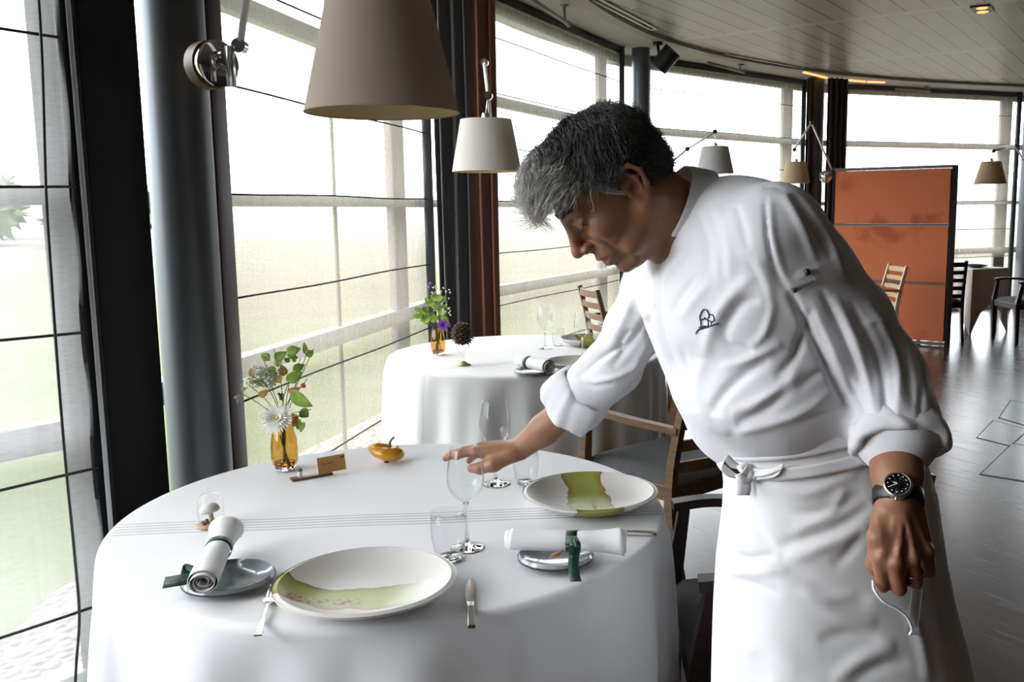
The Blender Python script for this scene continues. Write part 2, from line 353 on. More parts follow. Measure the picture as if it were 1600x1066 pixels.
# soffit, fascia, plank ceiling
inner = []
offd = -.50
def inter(p1, d1, p2, d2):
    A = np.array([d1, -d2]).T; s = np.linalg.solve(A, p2-p1); return p1+d1*s[0]
segs = [off(a_, b_, offd) for a_, b_ in bays]; inner = [segs[0][0]-np.array([1.2, 1.8])]
inner.append(inter(segs[0][0], hat(*segs[0])[0], segs[1][0], hat(*segs[1])[0]) if False else segs[0][1]+np.array([-.1, -.1]))
for i in range(1, 5):
    inner.append(inter(segs[i][0], hat(*segs[i])[0], segs[i+1][0], hat(*segs[i+1])[0]))
inner.append(segs[5][1])
sm = spline(np.array(inner), 8)
outer = np.array(nodeline)
tg = np.gradient(sm, axis=0); tg /= np.linalg.norm(tg, axis=1)[:, None]; nn = np.stack([tg[:, 1], -tg[:, 0]], 1)
sp_ = MB()
for z_ in (ZT, ZT+.3): sp_.grid(np.array([[(*(p+n_*.03), z_), (*(p-n_*.86), z_)] for p, n_ in zip(sm, nn)]))
struct(sp_.build('ceiling_soffit', 'plaster', smooth=False))
fa = MB(); off_in = []
tg = np.gradient(sm, axis=0); tg /= np.linalg.norm(tg, axis=1)[:, None]; nn = np.stack([tg[:, 1], -tg[:, 0]], 1)
sm2 = sm+nn*.10
fa.grid(np.array([[(*p, ZT-.003), (*q, ZT-.003), (*q, ZT+.07)] for p, q in zip(sm, sm2)])); struct(fa.build('ceiling_fascia', 'fascia', smooth=False))
m, t, b = nodes('ceiling_planks'); tc = N(t, 'ShaderNodeTexCoord'); mp = N(t, 'ShaderNodeMapping'); mp.inputs['Rotation'].default_value = (0, 0, math.radians(-57))
t.links.new(tc.outputs['Object'], mp.inputs[0]); sx = N(t, 'ShaderNodeSeparateXYZ'); t.links.new(mp.outputs[0], sx.inputs[0])
PL = 2.3
fx = math_node(t, 'FRACT', math_node(t, 'DIVIDE', math_node(t, 'ADD', sx.outputs[0], 100+.0), PL)); fy = math_node(t, 'FRACT', math_node(t, 'DIVIDE', math_node(t, 'ADD', sx.outputs[1], 100.0), .2))
gapy = math_node(t, 'LESS_THAN', fy, .085); band = math_node(t, 'LESS_THAN', fx, .055); gap = math_node(t, 'MULTIPLY', gapy, math_node(t, 'SUBTRACT', 1, band))
edge = math_node(t, 'MULTIPLY', math_node(t, 'LESS_THAN', math_node(t, 'ABSOLUTE', math_node(t, 'SUBTRACT', fx, .056)), .003), .6)
mp2 = N(t, 'ShaderNodeMapping'); mp2.inputs['Scale'].default_value = (1.2, 9, 1); t.links.new(mp.outputs[0], mp2.inputs[0])
n = N(t, 'ShaderNodeTexNoise'); n.inputs['Scale'].default_value = 1; n.inputs['Detail'].default_value = 6; t.links.new(mp2.outputs[0], n.inputs['Vector'])
c = mixc(t, n.outputs[0], (.27, .245, .21), (.44, .41, .36)); c = mixc(t, math_node(t, 'MULTIPLY', band, .6), c, (.50, .48, .44)); c = mixc(t, math_node(t, 'ADD', gap, edge, True), c, (.02, .016, .013)); t.links.new(c, b.inputs['Base Color']); setp(b, rough=.36, spec=.6)
V = [(*p, ZT+.03) for p in sm] + [(11.5, 13.6, ZT+.03), (11.5, -5.5, ZT+.03), (-5.2, -5.5, ZT+.03)]
c_ = MB(); c_.add(V, [tuple(range(len(V)))]); c_.add([(x, y, ZT+.3) for x, y, _ in V], [tuple(range(len(V)))]); struct(c_.build('ceiling', 'ceiling_planks', smooth=False))
w_ = MB(); w_.box((3.1, -5.6, 1.6), (17, .2, 3.4)); struct(w_.build('wall_back', 'wall_paint', smooth=False))
w_ = MB(); w_.box((11.6, 4, 1.6), (.2, 19.4, 3.4)); struct(w_.build('wall_right', 'wall_paint', smooth=False))
w_ = MB(); a = nodeline[0]; w_.bar((-5.2, -5.5, 1.6), (a[0], a[1], 1.6), .1, 3.3); struct(w_.build('wall_left', 'wall_paint', smooth=False))
# ------------------------------------------------------------------ outside: gravel strip, meadow, hills, hedge trees
m, t, b = nodes('gravel'); tc = N(t, 'ShaderNodeTexCoord'); v = N(t, 'ShaderNodeTexVoronoi'); v.inputs['Scale'].default_value = 26; t.links.new(tc.outputs['Object'], v.inputs['Vector'])
hs = N(t, 'ShaderNodeSeparateColor'); t.links.new(v.outputs['Color'], hs.inputs[0]); t.links.new(mixc(t, hs.outputs[0], (.10, .088, .08), (.24, .22, .20)), b.inputs['Base Color']); setp(b, rough=.9)
bp = N(t, 'ShaderNodeBump'); bp.inputs['Distance'].default_value = .03; t.links.new(v.outputs['Distance'], bp.inputs['Height']); bp.invert = True; t.links.new(bp.outputs[0], b.inputs['Normal'])
g0 = [off(a_, b_, .12) for a_, b_ in bays]; g1 = [off(a_, b_, .85) for a_, b_ in bays]
A = np.array([p for s_ in g0 for p in s_]); B = np.array([p for s_ in g1 for p in s_]); A = np.vstack([A[0]-[2, 2.6], A]); B = np.vstack([B[0]-[2, 2.6], B])
gm = MB(); gm.grid(np.array([[(*p, -.06), (*q, -.05)] for p, q in zip(A, B)])); o = gm.build('gravel_strip', 'gravel', smooth=False); tag(o, 'strip of pale gravel outside below the glazing', 'gravel', kind='stuff')
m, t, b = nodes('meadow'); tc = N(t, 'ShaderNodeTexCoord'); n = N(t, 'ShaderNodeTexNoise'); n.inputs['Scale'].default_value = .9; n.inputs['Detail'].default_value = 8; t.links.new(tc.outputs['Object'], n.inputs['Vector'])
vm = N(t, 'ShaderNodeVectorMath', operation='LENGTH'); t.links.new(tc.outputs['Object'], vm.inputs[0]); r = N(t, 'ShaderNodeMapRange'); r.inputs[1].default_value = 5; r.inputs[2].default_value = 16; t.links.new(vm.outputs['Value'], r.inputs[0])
near = mixc(t, n.outputs[0], (.04, .062, .018), (.13, .14, .08)); far = mixc(t, n.outputs[0], (.085, .080, .056), (.115, .11, .085)); r3 = N(t, 'ShaderNodeMapRange'); r3.inputs[1].default_value = 18; r3.inputs[2].default_value = 110; t.links.new(vm.outputs['Value'], r3.inputs[0]); far = mixc(t, r3.outputs[0], far, (.27, .275, .27)); t.links.new(mixc(t, r.outputs[0], near, far), b.inputs['Base Color']); setp(b, rough=1, spec=0)  # far grass pales with distance: horizon haze painted into the colour
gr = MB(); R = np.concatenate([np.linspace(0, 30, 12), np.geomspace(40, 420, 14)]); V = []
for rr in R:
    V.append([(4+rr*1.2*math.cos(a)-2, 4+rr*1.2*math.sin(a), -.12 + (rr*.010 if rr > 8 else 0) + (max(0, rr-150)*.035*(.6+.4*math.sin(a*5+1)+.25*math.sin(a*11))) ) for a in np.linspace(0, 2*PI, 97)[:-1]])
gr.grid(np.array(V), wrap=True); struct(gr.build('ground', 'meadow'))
mat('leaf_far', (.10, .14, .06), rough=.9, var=.4, vscale=3); mat('bark', (.08, .06, .045), rough=.9)
rng = random.Random(3)
for i, (ax, ay, h) in enumerate(((-23.6, 37, 1.9), (-20.6, 43, 2.2), (-27.5, 44, 2.8), (-18.8, 36, 1.5))):
    root = thing('tree', ['broad tree nearest the glass in the hazy tree group outside left', 'round tree in hazy group outside left bay, right of the broad one',
                          'tallest tree at back of hazy group outside left', 'smallest tree at the right end of hazy group outside left'][i], 'tree', (ax, ay, .2), 0, 'trees beyond the meadow')
    tr = MB(); tr.tube([(0, 0, -.3), (.1, 0, h*.35), (0, .1, h*.6)], [.22, .17, .1], 8); tr.build('trunk', 'bark', root)
    cr = MB()
    for k in range(260):
        a, e, q = rng.uniform(0, 2*PI), rng.uniform(-.6, 1.4), rng.uniform(.5, 1)**.5
        c = np.array([math.cos(a)*math.cos(e)*h*.42*q, math.sin(a)*math.cos(e)*h*.42*q, h*.62+math.sin(e)*h*.38*q])
        s_ = rng.uniform(.25, .5); v = np.random.randn(4, 3)*s_; cr.add(c+v, [(0, 1, 2), (0, 2, 3), (1, 3, 2)])
    cr.build('foliage', 'leaf_far', root, smooth=False)
# black cord of the first blind
m_ = MB(); cd = [W(x, y, 2.30) for x, y in ((58, -40), (66, 100), (72, 300), (80, 430), (92, 600), (104, 740), (116, 860), (124, 960), (119, 1040), (116, 1110))]; m_.tube(spline(cd, 6), .0035, 6)
tag(m_.build('blind_cord', 'rod_black'), 'long thin black cord hanging in front of the leftmost blind', 'cord')
# curtain rails on brackets, slot vents, spotlight, downlight, warm strips
def rail(p0, p1, label):
    root = thing('curtain_rail', label, 'rail', p0); a = np.zeros(3); b_ = np.array(p1)-np.array(p0); m = MB(); m.tube([a, b_], .016, 10); m.tube([b_, b_+(b_-a)/np.linalg.norm(b_)*.03], .022, 10); m.build('tube', 'fascia', root)
    k = a+(b_-a)*.93; m = MB(); m.tube([k, k+np.array([0, 0, ZT-p0[2]-.005])], .012, 8); m.tube([k+np.array([0, 0, ZT-p0[2]-.012]), k+np.array([0, 0, ZT-p0[2]-.002])], .034, 14); m.build('bracket', 'fascia', root)
def onceil(px, py, z): return T(px, py, z)
rail(onceil(800, -22, 2.88), onceil(887, 37, 2.88), 'brown curtain rail end on ceiling bracket above the third bay')
rail(onceil(1106, 98, 2.93), onceil(1160, 112, 2.93), 'brown curtain rail end on ceiling bracket above the man')
rail(onceil(1400, 139, 2.94), onceil(1450, 142, 2.94), 'brown curtain rail end on ceiling bracket above orange partition')
for pts, lb in (((926, -4, 1022, 46), 'white slot vent in the plank ceiling nearest the camera'), ((1132, 85, 1272, 111), 'white slot vent in ceiling above the fourth bay'), ((1392, 124, 1572, 134), 'thin white slot vent in far ceiling above partition')):
    a, b_ = onceil(pts[0], pts[1], ZT+.022), onceil(pts[2], pts[3], ZT+.022); root = thing('slot_vent', lb, 'vent', a); d = b_-a; m = MB(); d2 = d/np.linalg.norm(d); s2 = np.cross(d2, [0, 0, 1])
    for k in (-.03, .03): m.bar(s2*k, d+s2*k, .022, .012)
    for e in (d2*.0, d): m.bar(e-s2*.04, e+s2*.04, .02, .012)
    m.build('frame', 'vent_white', root, smooth=False); m = MB(); m.bar([0, 0, .006], d+np.array([0, 0, .006]), .05, .006); m.build('slot', 'black_plastic', root, smooth=False)
sp0 = W(1036, 84, 9.0); root = thing('spotlight', 'black ceiling spotlight beside the far steel column', 'spotlight', (sp0[0], sp0[1], ZT-.001))
m = MB(); m.tube([(-.05, 0, 0), (-.05, 0, -.03)], .045, 16); m.tube([(-.05, 0, -.03), (-.03, 0, -.14)], .014, 8); m.build('mount', 'black_plastic', root)
m = MB(); dv = np.array([.55, -.2, .62]); dv /= np.linalg.norm(dv); ce = np.array([.03, 0, -.15]); m.tube([ce-dv*.11, ce+dv*.1], .09, 20); m.build('lamp_head', 'black_plastic', root, angle=40)
a = T(1535, 15, ZT+.02); root = thing('downlight', 'square recessed downlight with two warm bulbs in plank ceiling', 'downlight', a); m = MB(); m.box((0, 0, .004), (.15, .26, .012), rz=-.55); m.build('housing', 'black_plastic', root, smooth=False)
for k in (-1, 1):
    m = MB(); m.lathe([(.001, -.006), (.03, -.006), (.045, -.001), (.045, .001)], 20, c=(.035*k*1.0, .055*k*1.4, -.004)); m.build('bulb', 'bulb_warm', root)
for (x0, y0, x1, y1, lb) in ((1256, 112, 1292, 121, 'short warm cove lamp in ceiling step, left one'), (1322, 124, 1352, 127, 'warm cove lamp in ceiling step, middle one'), (1356, 127, 1382, 128, 'warm cove lamp in ceiling step, right one')):
    a, b_ = T(x0, y0+1, ZT-.012), T(x1, y1+1, ZT-.012); m = MB(); m.bar(a, b_, .03, .016); tag(m.build('cove_lamp', 'bulb_warm', smooth=False), lb, 'lamp', 'warm cove lamps in the ceiling step')
# ================================================================== tables
def cloth_mat(name, col, p0=None, p1=None, offs=(), wid=.0022, amt=.35, wide=None):
    """white damask cloth; woven lines between p0 and p1 (object space) at the given offsets"""
    m, t, b = nodes(name); b.inputs['Base Color'].default_value = rgb(col); setp(b, rough=.85, sheen=.15)
    tc = N(t, 'ShaderNodeTexCoord')
    if p0 is not None:
        d = np.array(p1[:2])-np.array(p0[:2]); d /= np.linalg.norm(d); n = np.array([-d[1], d[0]]); c0 = float(n@np.array(p0[:2]))
        sx = N(t, 'ShaderNodeSeparateXYZ'); t.links.new(tc.outputs['Object'], sx.inputs[0])
        v = math_node(t, 'ADD', math_node(t, 'MULTIPLY', sx.outputs[0], float(n[0])), math_node(t, 'MULTIPLY', sx.outputs[1], float(n[1])))
        s = math_node(t, 'ADD', math_node(t, 'MULTIPLY', sx.outputs[0], float(d[0])), math_node(t, 'MULTIPLY', sx.outputs[1], float(d[1])))
        wv = math_node(t, 'MULTIPLY', math_node(t, 'SINE', math_node(t, 'MULTIPLY', s, 17)), .0022)
        v = math_node(t, 'ADD', math_node(t, 'SUBTRACT', v, c0), wv); acc = None
        for o_ in offs:
            k = math_node(t, 'SUBTRACT', 1, math_node(t, 'DIVIDE', math_node(t, 'ABSOLUTE', math_node(t, 'SUBTRACT', v, o_)), wid), True)
            acc = k if acc is None else math_node(t, 'ADD', acc, k, True)
        t.links.new(mixc(t, math_node(t, 'MULTIPLY', acc, amt), col, tuple(c*.35 for c in col)), b.inputs['Base Color'])
    return m
def tablecloth(cx, cy, r, zt, zb, nf, amp, seed, matn, label, square=None, rz=0):
    rg = np.random.RandomState(seed); ph = rg.uniform(0, 6.28, 6); na = 360; ang = np.linspace(0, 2*PI, na, endpoint=False); V = []
    def R(a):
        if square is None: return np.full_like(a, r)
        x, y = np.cos(a), np.sin(a); return square/2/np.maximum(np.abs(x), np.abs(y))
    r0 = R(ang)
    for q in np.concatenate([[.0005], np.linspace(.08, .94, 12)]): V.append(np.stack([r0*q*np.cos(ang), r0*q*np.sin(ang), np.full(na, zt)], 1))
    for a in np.linspace(0, PI/2, 6):
        rr = r0-.018+.018*math.sin(a); V.append(np.stack([rr*np.cos(ang), rr*np.sin(ang), np.full(na, zt-.018+.018*math.cos(a))], 1))
    w1 = np.cos(nf*ang+ph[0]+1.3*np.sin(2*ang+ph[1])+.8*np.sin(3*ang+ph[2])); w1 = np.sign(w1)*np.abs(w1)**.8; w2 = .5+.5*np.sin(3*ang+ph[3])*np.sin(5*ang+ph[4])
    H = zt-.018-zb
    for s in np.linspace(.03, 1, 26):
        g = s**(.5 if zb == .10 else .75); rr = r0 + .004*s + amp*g*(.55+.75*w1*(.5+.5*w2)) + .012*g*np.cos(2*nf*ang+ph[5]+s*2)
        zz = zt-.018-H*s
        if square is not None: zz = zt-.018-(H*s)*(r0/(square/2))**1.9
        V.append(np.stack([rr*np.cos(ang), rr*np.sin(ang), np.broadcast_to(zz, (na,))], 1))
    V = np.array(V)
    if rz: c_, s_ = math.cos(rz), math.sin(rz); V = V@np.array([[c_, s_, 0], [-s_, c_, 0], [0, 0, 1]])
    m = MB(); m.grid(V, wrap=True); o = m.build('tablecloth', matn); o.location = (cx, cy, 0)
    return tag(o, label, 'tablecloth')
def table(cx, cy, r, label, square=None, rz=0, legs=False):
    root = thing('dining_table', label, 'table', (cx, cy, 0), rz); m = MB()
    if square: m.box((0, 0, .728), (square-.02, square-.02, .03))
    else: m.lathe([(.001, .712), (r-.03, .712), (r-.02, .72), (r-.02, .738), (r-.03, .7445), (.001, .7445)], 64)
    m.build('tabletop', 'dark_wood', root, angle=40)
    if square:
        for i in (-1, 1):
            for j in (-1, 1): m = MB(); m.bar((i*.2, j*.2, 0), (i*.2, j*.2, .71), .035, .035, up=(1, 0, 0)); m.build('leg', 'dark_wood', root, bevel=.003)
    else:
        m = MB(); m.lathe([(.001, 0), (.3, 0), (.3, .012), (.05, .03), (.045, .05), (.045, .712), (.001, .712)], 32); m.build('pedestal', 'steel_grey', root, angle=40)
T1 = (-.43, 2.125); R1 = .637; T2 = (-.255, 4.56); R2 = .675
a, b_ = T(190, 828)-np.array([*T1, 0]), T(1040, 795)-np.array([*T1, 0])
cloth_mat('cloth_one', (.80, .81, .83), a, b_, (-.036, -.018, 0, .018, .036), .0045, .85)
a, b_ = T(655, 580)-np.array([*T2, 0]), T(1005, 548)-np.array([*T2, 0])
cloth_mat('cloth_two', (.82, .82, .82), a, b_, (-.03, -.018, -.006, .006, .018, .03), .008, .28)
cloth_mat('cloth_far', (.80, .77, .74))
table(*T1, R1, 'round pedestal table under the nearest white cloth'); table(*T2, R2, 'round pedestal table under the second white cloth')
tablecloth(*T1, R1, .75, .10, 11, .050, 5, 'cloth_one', 'white floor-length tablecloth with grey pinstripes on nearest round table')
tablecloth(*T2, R2, .75, .10, 13, .034, 9, 'cloth_two', 'white floor-length tablecloth on round table behind, with pine cone')
# ================================================================== tableware
mat('porcelain', (.64, .62, .585), rough=.38, spec=.5, bump=.02, bscale=900)
mat('slate_plate', (.40, .45, .48), rough=.12, coat=.5, var=.25, vscale=30); mat('plate_dark', (.035, .04, .045), rough=.3)
def dish_mat(name, axis, style):
    m, t, b = nodes(name); tc = N(t, 'ShaderNodeTexCoord'); mp = N(t, 'ShaderNodeMapping'); mp.inputs['Rotation'].default_value = (0, 0, -axis); t.links.new(tc.outputs['Object'], mp.inputs[0])
    sx = N(t, 'ShaderNodeSeparateXYZ'); t.links.new(mp.outputs[0], sx.inputs[0]); x, y = sx.outputs[0], sx.outputs[1]
    n = N(t, 'ShaderNodeTexNoise'); n.inputs['Scale'].default_value = 14; n.inputs['Detail'].default_value = 2; t.links.new(mp.outputs[0], n.inputs['Vector'])
    wob = math_node(t, 'MULTIPLY', math_node(t, 'SUBTRACT', n.outputs[0], .5), .055)
    cen, half = (-.028, .048) if style == 0 else (0.002, .052)
    yy = math_node(t, 'ADD', math_node(t, 'SUBTRACT', y, cen), wob)
    if style == 0: yy = math_node(t, 'SUBTRACT', yy, math_node(t, 'MULTIPLY', math_node(t, 'MULTIPLY', x, x), 1.3))
    d = math_node(t, 'SUBTRACT', half, math_node(t, 'ABSOLUTE', yy))
    inside = math_node(t, 'GREATER_THAN', d, 0)
    e = N(t, 'ShaderNodeMapRange'); e.inputs[1].default_value = 0; e.inputs[2].default_value = .022; t.links.new(d, e.inputs[0])
    n2 = N(t, 'ShaderNodeTexNoise'); n2.inputs['Scale'].default_value = 22; n2.inputs['Detail'].default_value = 4; t.links.new(mp.outputs[0], n2.inputs['Vector'])
    green = mixc(t, n2.outputs[0], (.22, .26, .045), (.38, .38, .11)); c = mixc(t, e.outputs[0], (.25, .15, .045), green)
    # pale marbled end of the painted band and small red-brown script-like marks
    if style == 0:
        pe = N(t, 'ShaderNodeMapRange'); pe.inputs[1].default_value = .03; pe.inputs[2].default_value = .11; t.links.new(x, pe.inputs[0]); c = mixc(t, math_node(t, 'MULTIPLY', pe.outputs[0], .8), c, (.68, .72, .64))
    n3 = N(t, 'ShaderNodeTexNoise'); n3.inputs['Scale'].default_value = 95; n3.inputs['Detail'].default_value = 2; t.links.new(mp.outputs[0], n3.inputs['Vector'])
    mx, my, hx, hy = (-.07, -.035, .065, .014) if style == 0 else (.03, .006, .05, .006)
    u = math_node(t, 'DIVIDE', math_node(t, 'ABSOLUTE', math_node(t, 'SUBTRACT', x, mx)), hx); v = math_node(t, 'DIVIDE', math_node(t, 'ABSOLUTE', math_node(t, 'SUBTRACT', y, my)), hy)
    msk = math_node(t, 'MULTIPLY', math_node(t, 'LESS_THAN', math_node(t, 'MAXIMUM', u, v), 1), math_node(t, 'GREATER_THAN', n3.outputs[0], .53))
    c = mixc(t, msk, c, (.20, .03, .01)); c = mixc(t, inside, (.64, .62, .585), c); t.links.new(c, b.inputs['Base Color'])
    ro = N(t, 'ShaderNodeMapRange'); ro.inputs[3].default_value = .40; ro.inputs[4].default_value = .28; t.links.new(inside, ro.inputs[0]); t.links.new(ro.outputs[0], b.inputs['Roughness'])
    setp(b, spec=.22)
dish_mat('dish_front', math.radians(6), 0); dish_mat('dish_right', math.radians(-82), 1)
def plate_prof(R, h, th=.004, foot=.35):
    top = [(.0006, .010), (R*.35, .0105), (R*.62, .0135), (R*.82, .0135+h*.38), (R*.94, .010+h*.82), (R*.995, h), (R, h+.0015)]
    bot = [(R*.998, h-.0025), (R*.94, .004+h*.72), (R*.80, .006+h*.30), (R*.60, .0065), (R*foot+.012, .0045), (R*foot+.010, .0), (R*foot, .0), (R*foot-.006, .004), (.0006, .005)]
    return top+bot
def plate(name, pos, R, h, label, mt, group=None, cat='plate', tilt=0, edge=None):
    m = MB(); p = plate_prof(R, h); m.lathe(p, 96)
    if edge:
        m.m = [1 if (i//96) in (5, 6, 7, 8, 9) else 0 for i in range(len(m.f))]; mt = [mt, edge]
    o = m.build(name, mt, merge=True, angle=50); o.location = [float(v) for v in pos]; o.rotation_euler = (tilt, 0, 0)
    return tag(o, label, cat, group)
plate('dinner_plate', (*T(573, 936)[:2], .751), .164, .036, 'large shallow plate with green band and red script, nearest the camera', 'dish_front', 'painted dinner plates')
plate('dinner_plate', (*T(922, 792)[:2], .751), .160, .038, 'large shallow plate with upright green band, right of the wine glasses', 'dish_right', 'painted dinner plates')
plate('side_plate', (*T(358, 915)[:2], .751), .085, .014, 'small glossy grey plate under napkin at left of nearest table', 'slate_plate', 'small grey side plates', edge='plate_dark')
plate('side_plate', (*T(868, 880)[:2], .751), .076, .014, 'small glossy grey plate under the napkin at right edge of nearest table', 'slate_plate', 'small grey side plates', edge='plate_dark')
plate('side_plate', (*T(834, 585)[:2], .751), .085, .014, 'small grey plate under the napkin on the second table', 'slate_plate', 'small grey side plates', edge='plate_dark')
plate('dinner_plate', (*T(905, 578)[:2], .751), .150, .040, 'plain white bowl-like plate half behind the rolled sleeve, second table', 'porcelain', 'painted dinner plates')
plate('dinner_plate', (*T(918, 540)[:2], .751), .150, .040, 'plate with green band at the far side of second table', 'dish_right', 'painted dinner plates')
# glassware
m = bpy.data.materials.new('clear_glass'); m.use_nodes = True; MATS['clear_glass'] = m; b = m.node_tree.nodes['Principled BSDF']; setp(b, rough=0, trans=1, ior=1.45); b.inputs['Base Color'].default_value = (.97, .98, .98, 1)
thin_glass('glass_wall', (.982, .986, .988), .0, 0, 1.32)
thin_glass('glass_amber', (.93, .79, .50), .01, 0, 1.5)
m = bpy.data.materials.new('amber_base'); m.use_nodes = True; MATS['amber_base'] = m; b = m.node_tree.nodes['Principled BSDF']; setp(b, rough=.02, trans=.9, ior=1.45); b.inputs['Base Color'].default_value = (.50, .24, .05, 1)
def wine_glass(pos, label, group, s=1):
    root = thing('wine_glass', label, 'glass', pos, 0, group)
    out = [(.0036, .095), (.008, .099), (.022, .110), (.0345, .128), (.0385, .148), (.0370, .172), (.0325, .200), (.0290, .216)]
    inn = [(.0283, .2162), (.0317, .200), (.0362, .172), (.0376, .148), (.0336, .1295), (.021, .112), (.0075, .1015), (.0005, .0995)]
    P = spline([(r*s, 0, z*s) for r, z in out], 5)[:, [0, 2]].tolist()+spline([(r*s, 0, z*s) for r, z in inn], 5)[:, [0, 2]].tolist()
    m = MB(); m.lathe(P, 64); m.build('bowl', 'glass_wall', root)
    st = [(.0005, .002), (.0330, .0005), (.0345, .0012), (.0330, .0022), (.018, .0048), (.007, .009), (.0040, .016), (.0034, .04), (.0033, .07), (.0040, .090), (.0065, .098), (.0005, .0985)]
    m = MB(); m.lathe([(r*s, z*s) for r, z in st], 48); m.build('stem', 'clear_glass', root); return root
def tumbler(pos, label, group, s=1):
    root = thing('water_tumbler', label, 'glass', pos, 0, group)
    P = [(.0005, .001), (.021, .0005), (.0235, .004), (.028, .02), (.0325, .045), (.0335, .065), (.0315, .090), (.0308, .0905), (.0325, .065), (.0315, .045), (.0265, .02), (.022, .010), (.0005, .009)]
    m = MB(); m.lathe([(r*s, z*s) for r, z in P], 64); m.build('tumbler_wall', 'glass_wall', root)
    m = MB(); m.lathe([(.0005, .0015), (.020, .0012), (.0225, .005), (.0215, .0085), (.0005, .0085)], 48); m.build('tumbler_base', 'clear_glass', root); return root
wg = wine_glass((*T(730, 857)[:2], .751), 'stemmed wine glass in front of the reaching hand, nearest table', 'wine glasses')
wine_glass((*T(775, 757)[:2], .751), 'stemmed wine glass behind the reaching hand, nearest table', 'wine glasses', 1.02)
tumbler((*T(703, 875)[:2], .751), 'clear water tumbler between the front plate and front wine glass', 'water tumblers', 1.12)
tumbler((*T(822, 757)[:2], .751), 'clear water tumbler just under the wrist, beside far wine glass', 'water tumblers', 1.0)
wine_glass((*T(852, 545)[:2], .751), 'stemmed wine glass near the middle of the second table', 'wine glasses', 1.0)
wine_glass((*T(910, 560)[:2], .751), 'stemmed wine glass beside the white plates on the second table', 'wine glasses', 1.02)
tumbler((*T(872, 540)[:2], .751), 'clear water tumbler on the second table beside a wine glass', 'water tumblers', 1.0)
# cutlery
mat('silver', (.78, .76, .72), rough=.16, metal=1)
def fork(pos, rz, label):
    root = thing('fork', label, 'fork', pos, rz, 'silver cutlery'); m = MB(); L = .19
    h = spline([(0, 0, .003), (0, .05, .005), (0, .10, .008), (0, .125, .006), (0, .135, .004)], 5)
    for i in range(len(h)-1):
        w = lambda y: .0135-.0085*min(1, y/.10) if y < .11 else .005+.012*(y-.11)/.025
        m.bar(h[i], h[i+1], w(h[i][1]), .0028, w2=w(h[i+1][1]))
    m.build('handle', 'silver', root, smooth=False, bevel=.0006); m = MB()
    m.bar((0, .134, .004), (0, .150, .004), .0235, .0022, w2=.0245)
    for k in range(4):
        x = (k-1.5)*.0066; m.tube(spline([(x, .148, .0038), (x, .170, .003), (x*.96, .190, .005), (x*.94, .205, .009)], 4), [.0021]*12+[.0009], 6, flat=.8)
    m.build('tines', 'silver', root, bevel=0, angle=50); return root
def knife(pos, rz, label):
    root = thing('knife', label, 'knife', pos, rz, 'silver cutlery'); m = MB(); m.bar((0, 0, .005), (0, .075, .006), .013, .0075, w2=.010); m.bar((0, .075, .006), (0, .10, .0055), .010, .0068, w2=.013, h2=.003); m.build('handle', 'silver', root, smooth=False, bevel=.0012)
    P = [(-.0075, .10), (-.0085, .13), (-.0080, .17), (-.003, .200), (.002, .208), (.0075, .200), (.0085, .17), (.0078, .13), (.0075, .10)]
    m = MB(); n = len(P); m.add([(x, y, .0045) for x, y in P]+[(x, y, .0055) for x, y in P], [tuple(range(n-1, -1, -1)), tuple(range(n, 2*n))]+[(i, (i+1) % n, n+(i+1) % n, n+i) for i in range(n)]); m.build('blade', 'silver', root, smooth=False); return root
fa_ = T(403, 997); fb = T(438, 900); fork((*fa_[:2], .751), math.atan2(fb[1]-fa_[1], fb[0]-fa_[0])-PI/2, 'silver fork lying left of the nearest plate')
ka = T(737, 985); kb = T(733, 895); knife((*ka[:2], .751), math.atan2(kb[1]-ka[1], kb[0]-ka[0])-PI/2, 'silver knife lying right of the nearest plate')
ka = T(1027, 838); kb = T(985, 837); knife((*ka[:2], .751), math.atan2(kb[1]-ka[1], kb[0]-ka[0])-PI/2, 'silver knife sticking out right of the rolled napkin')
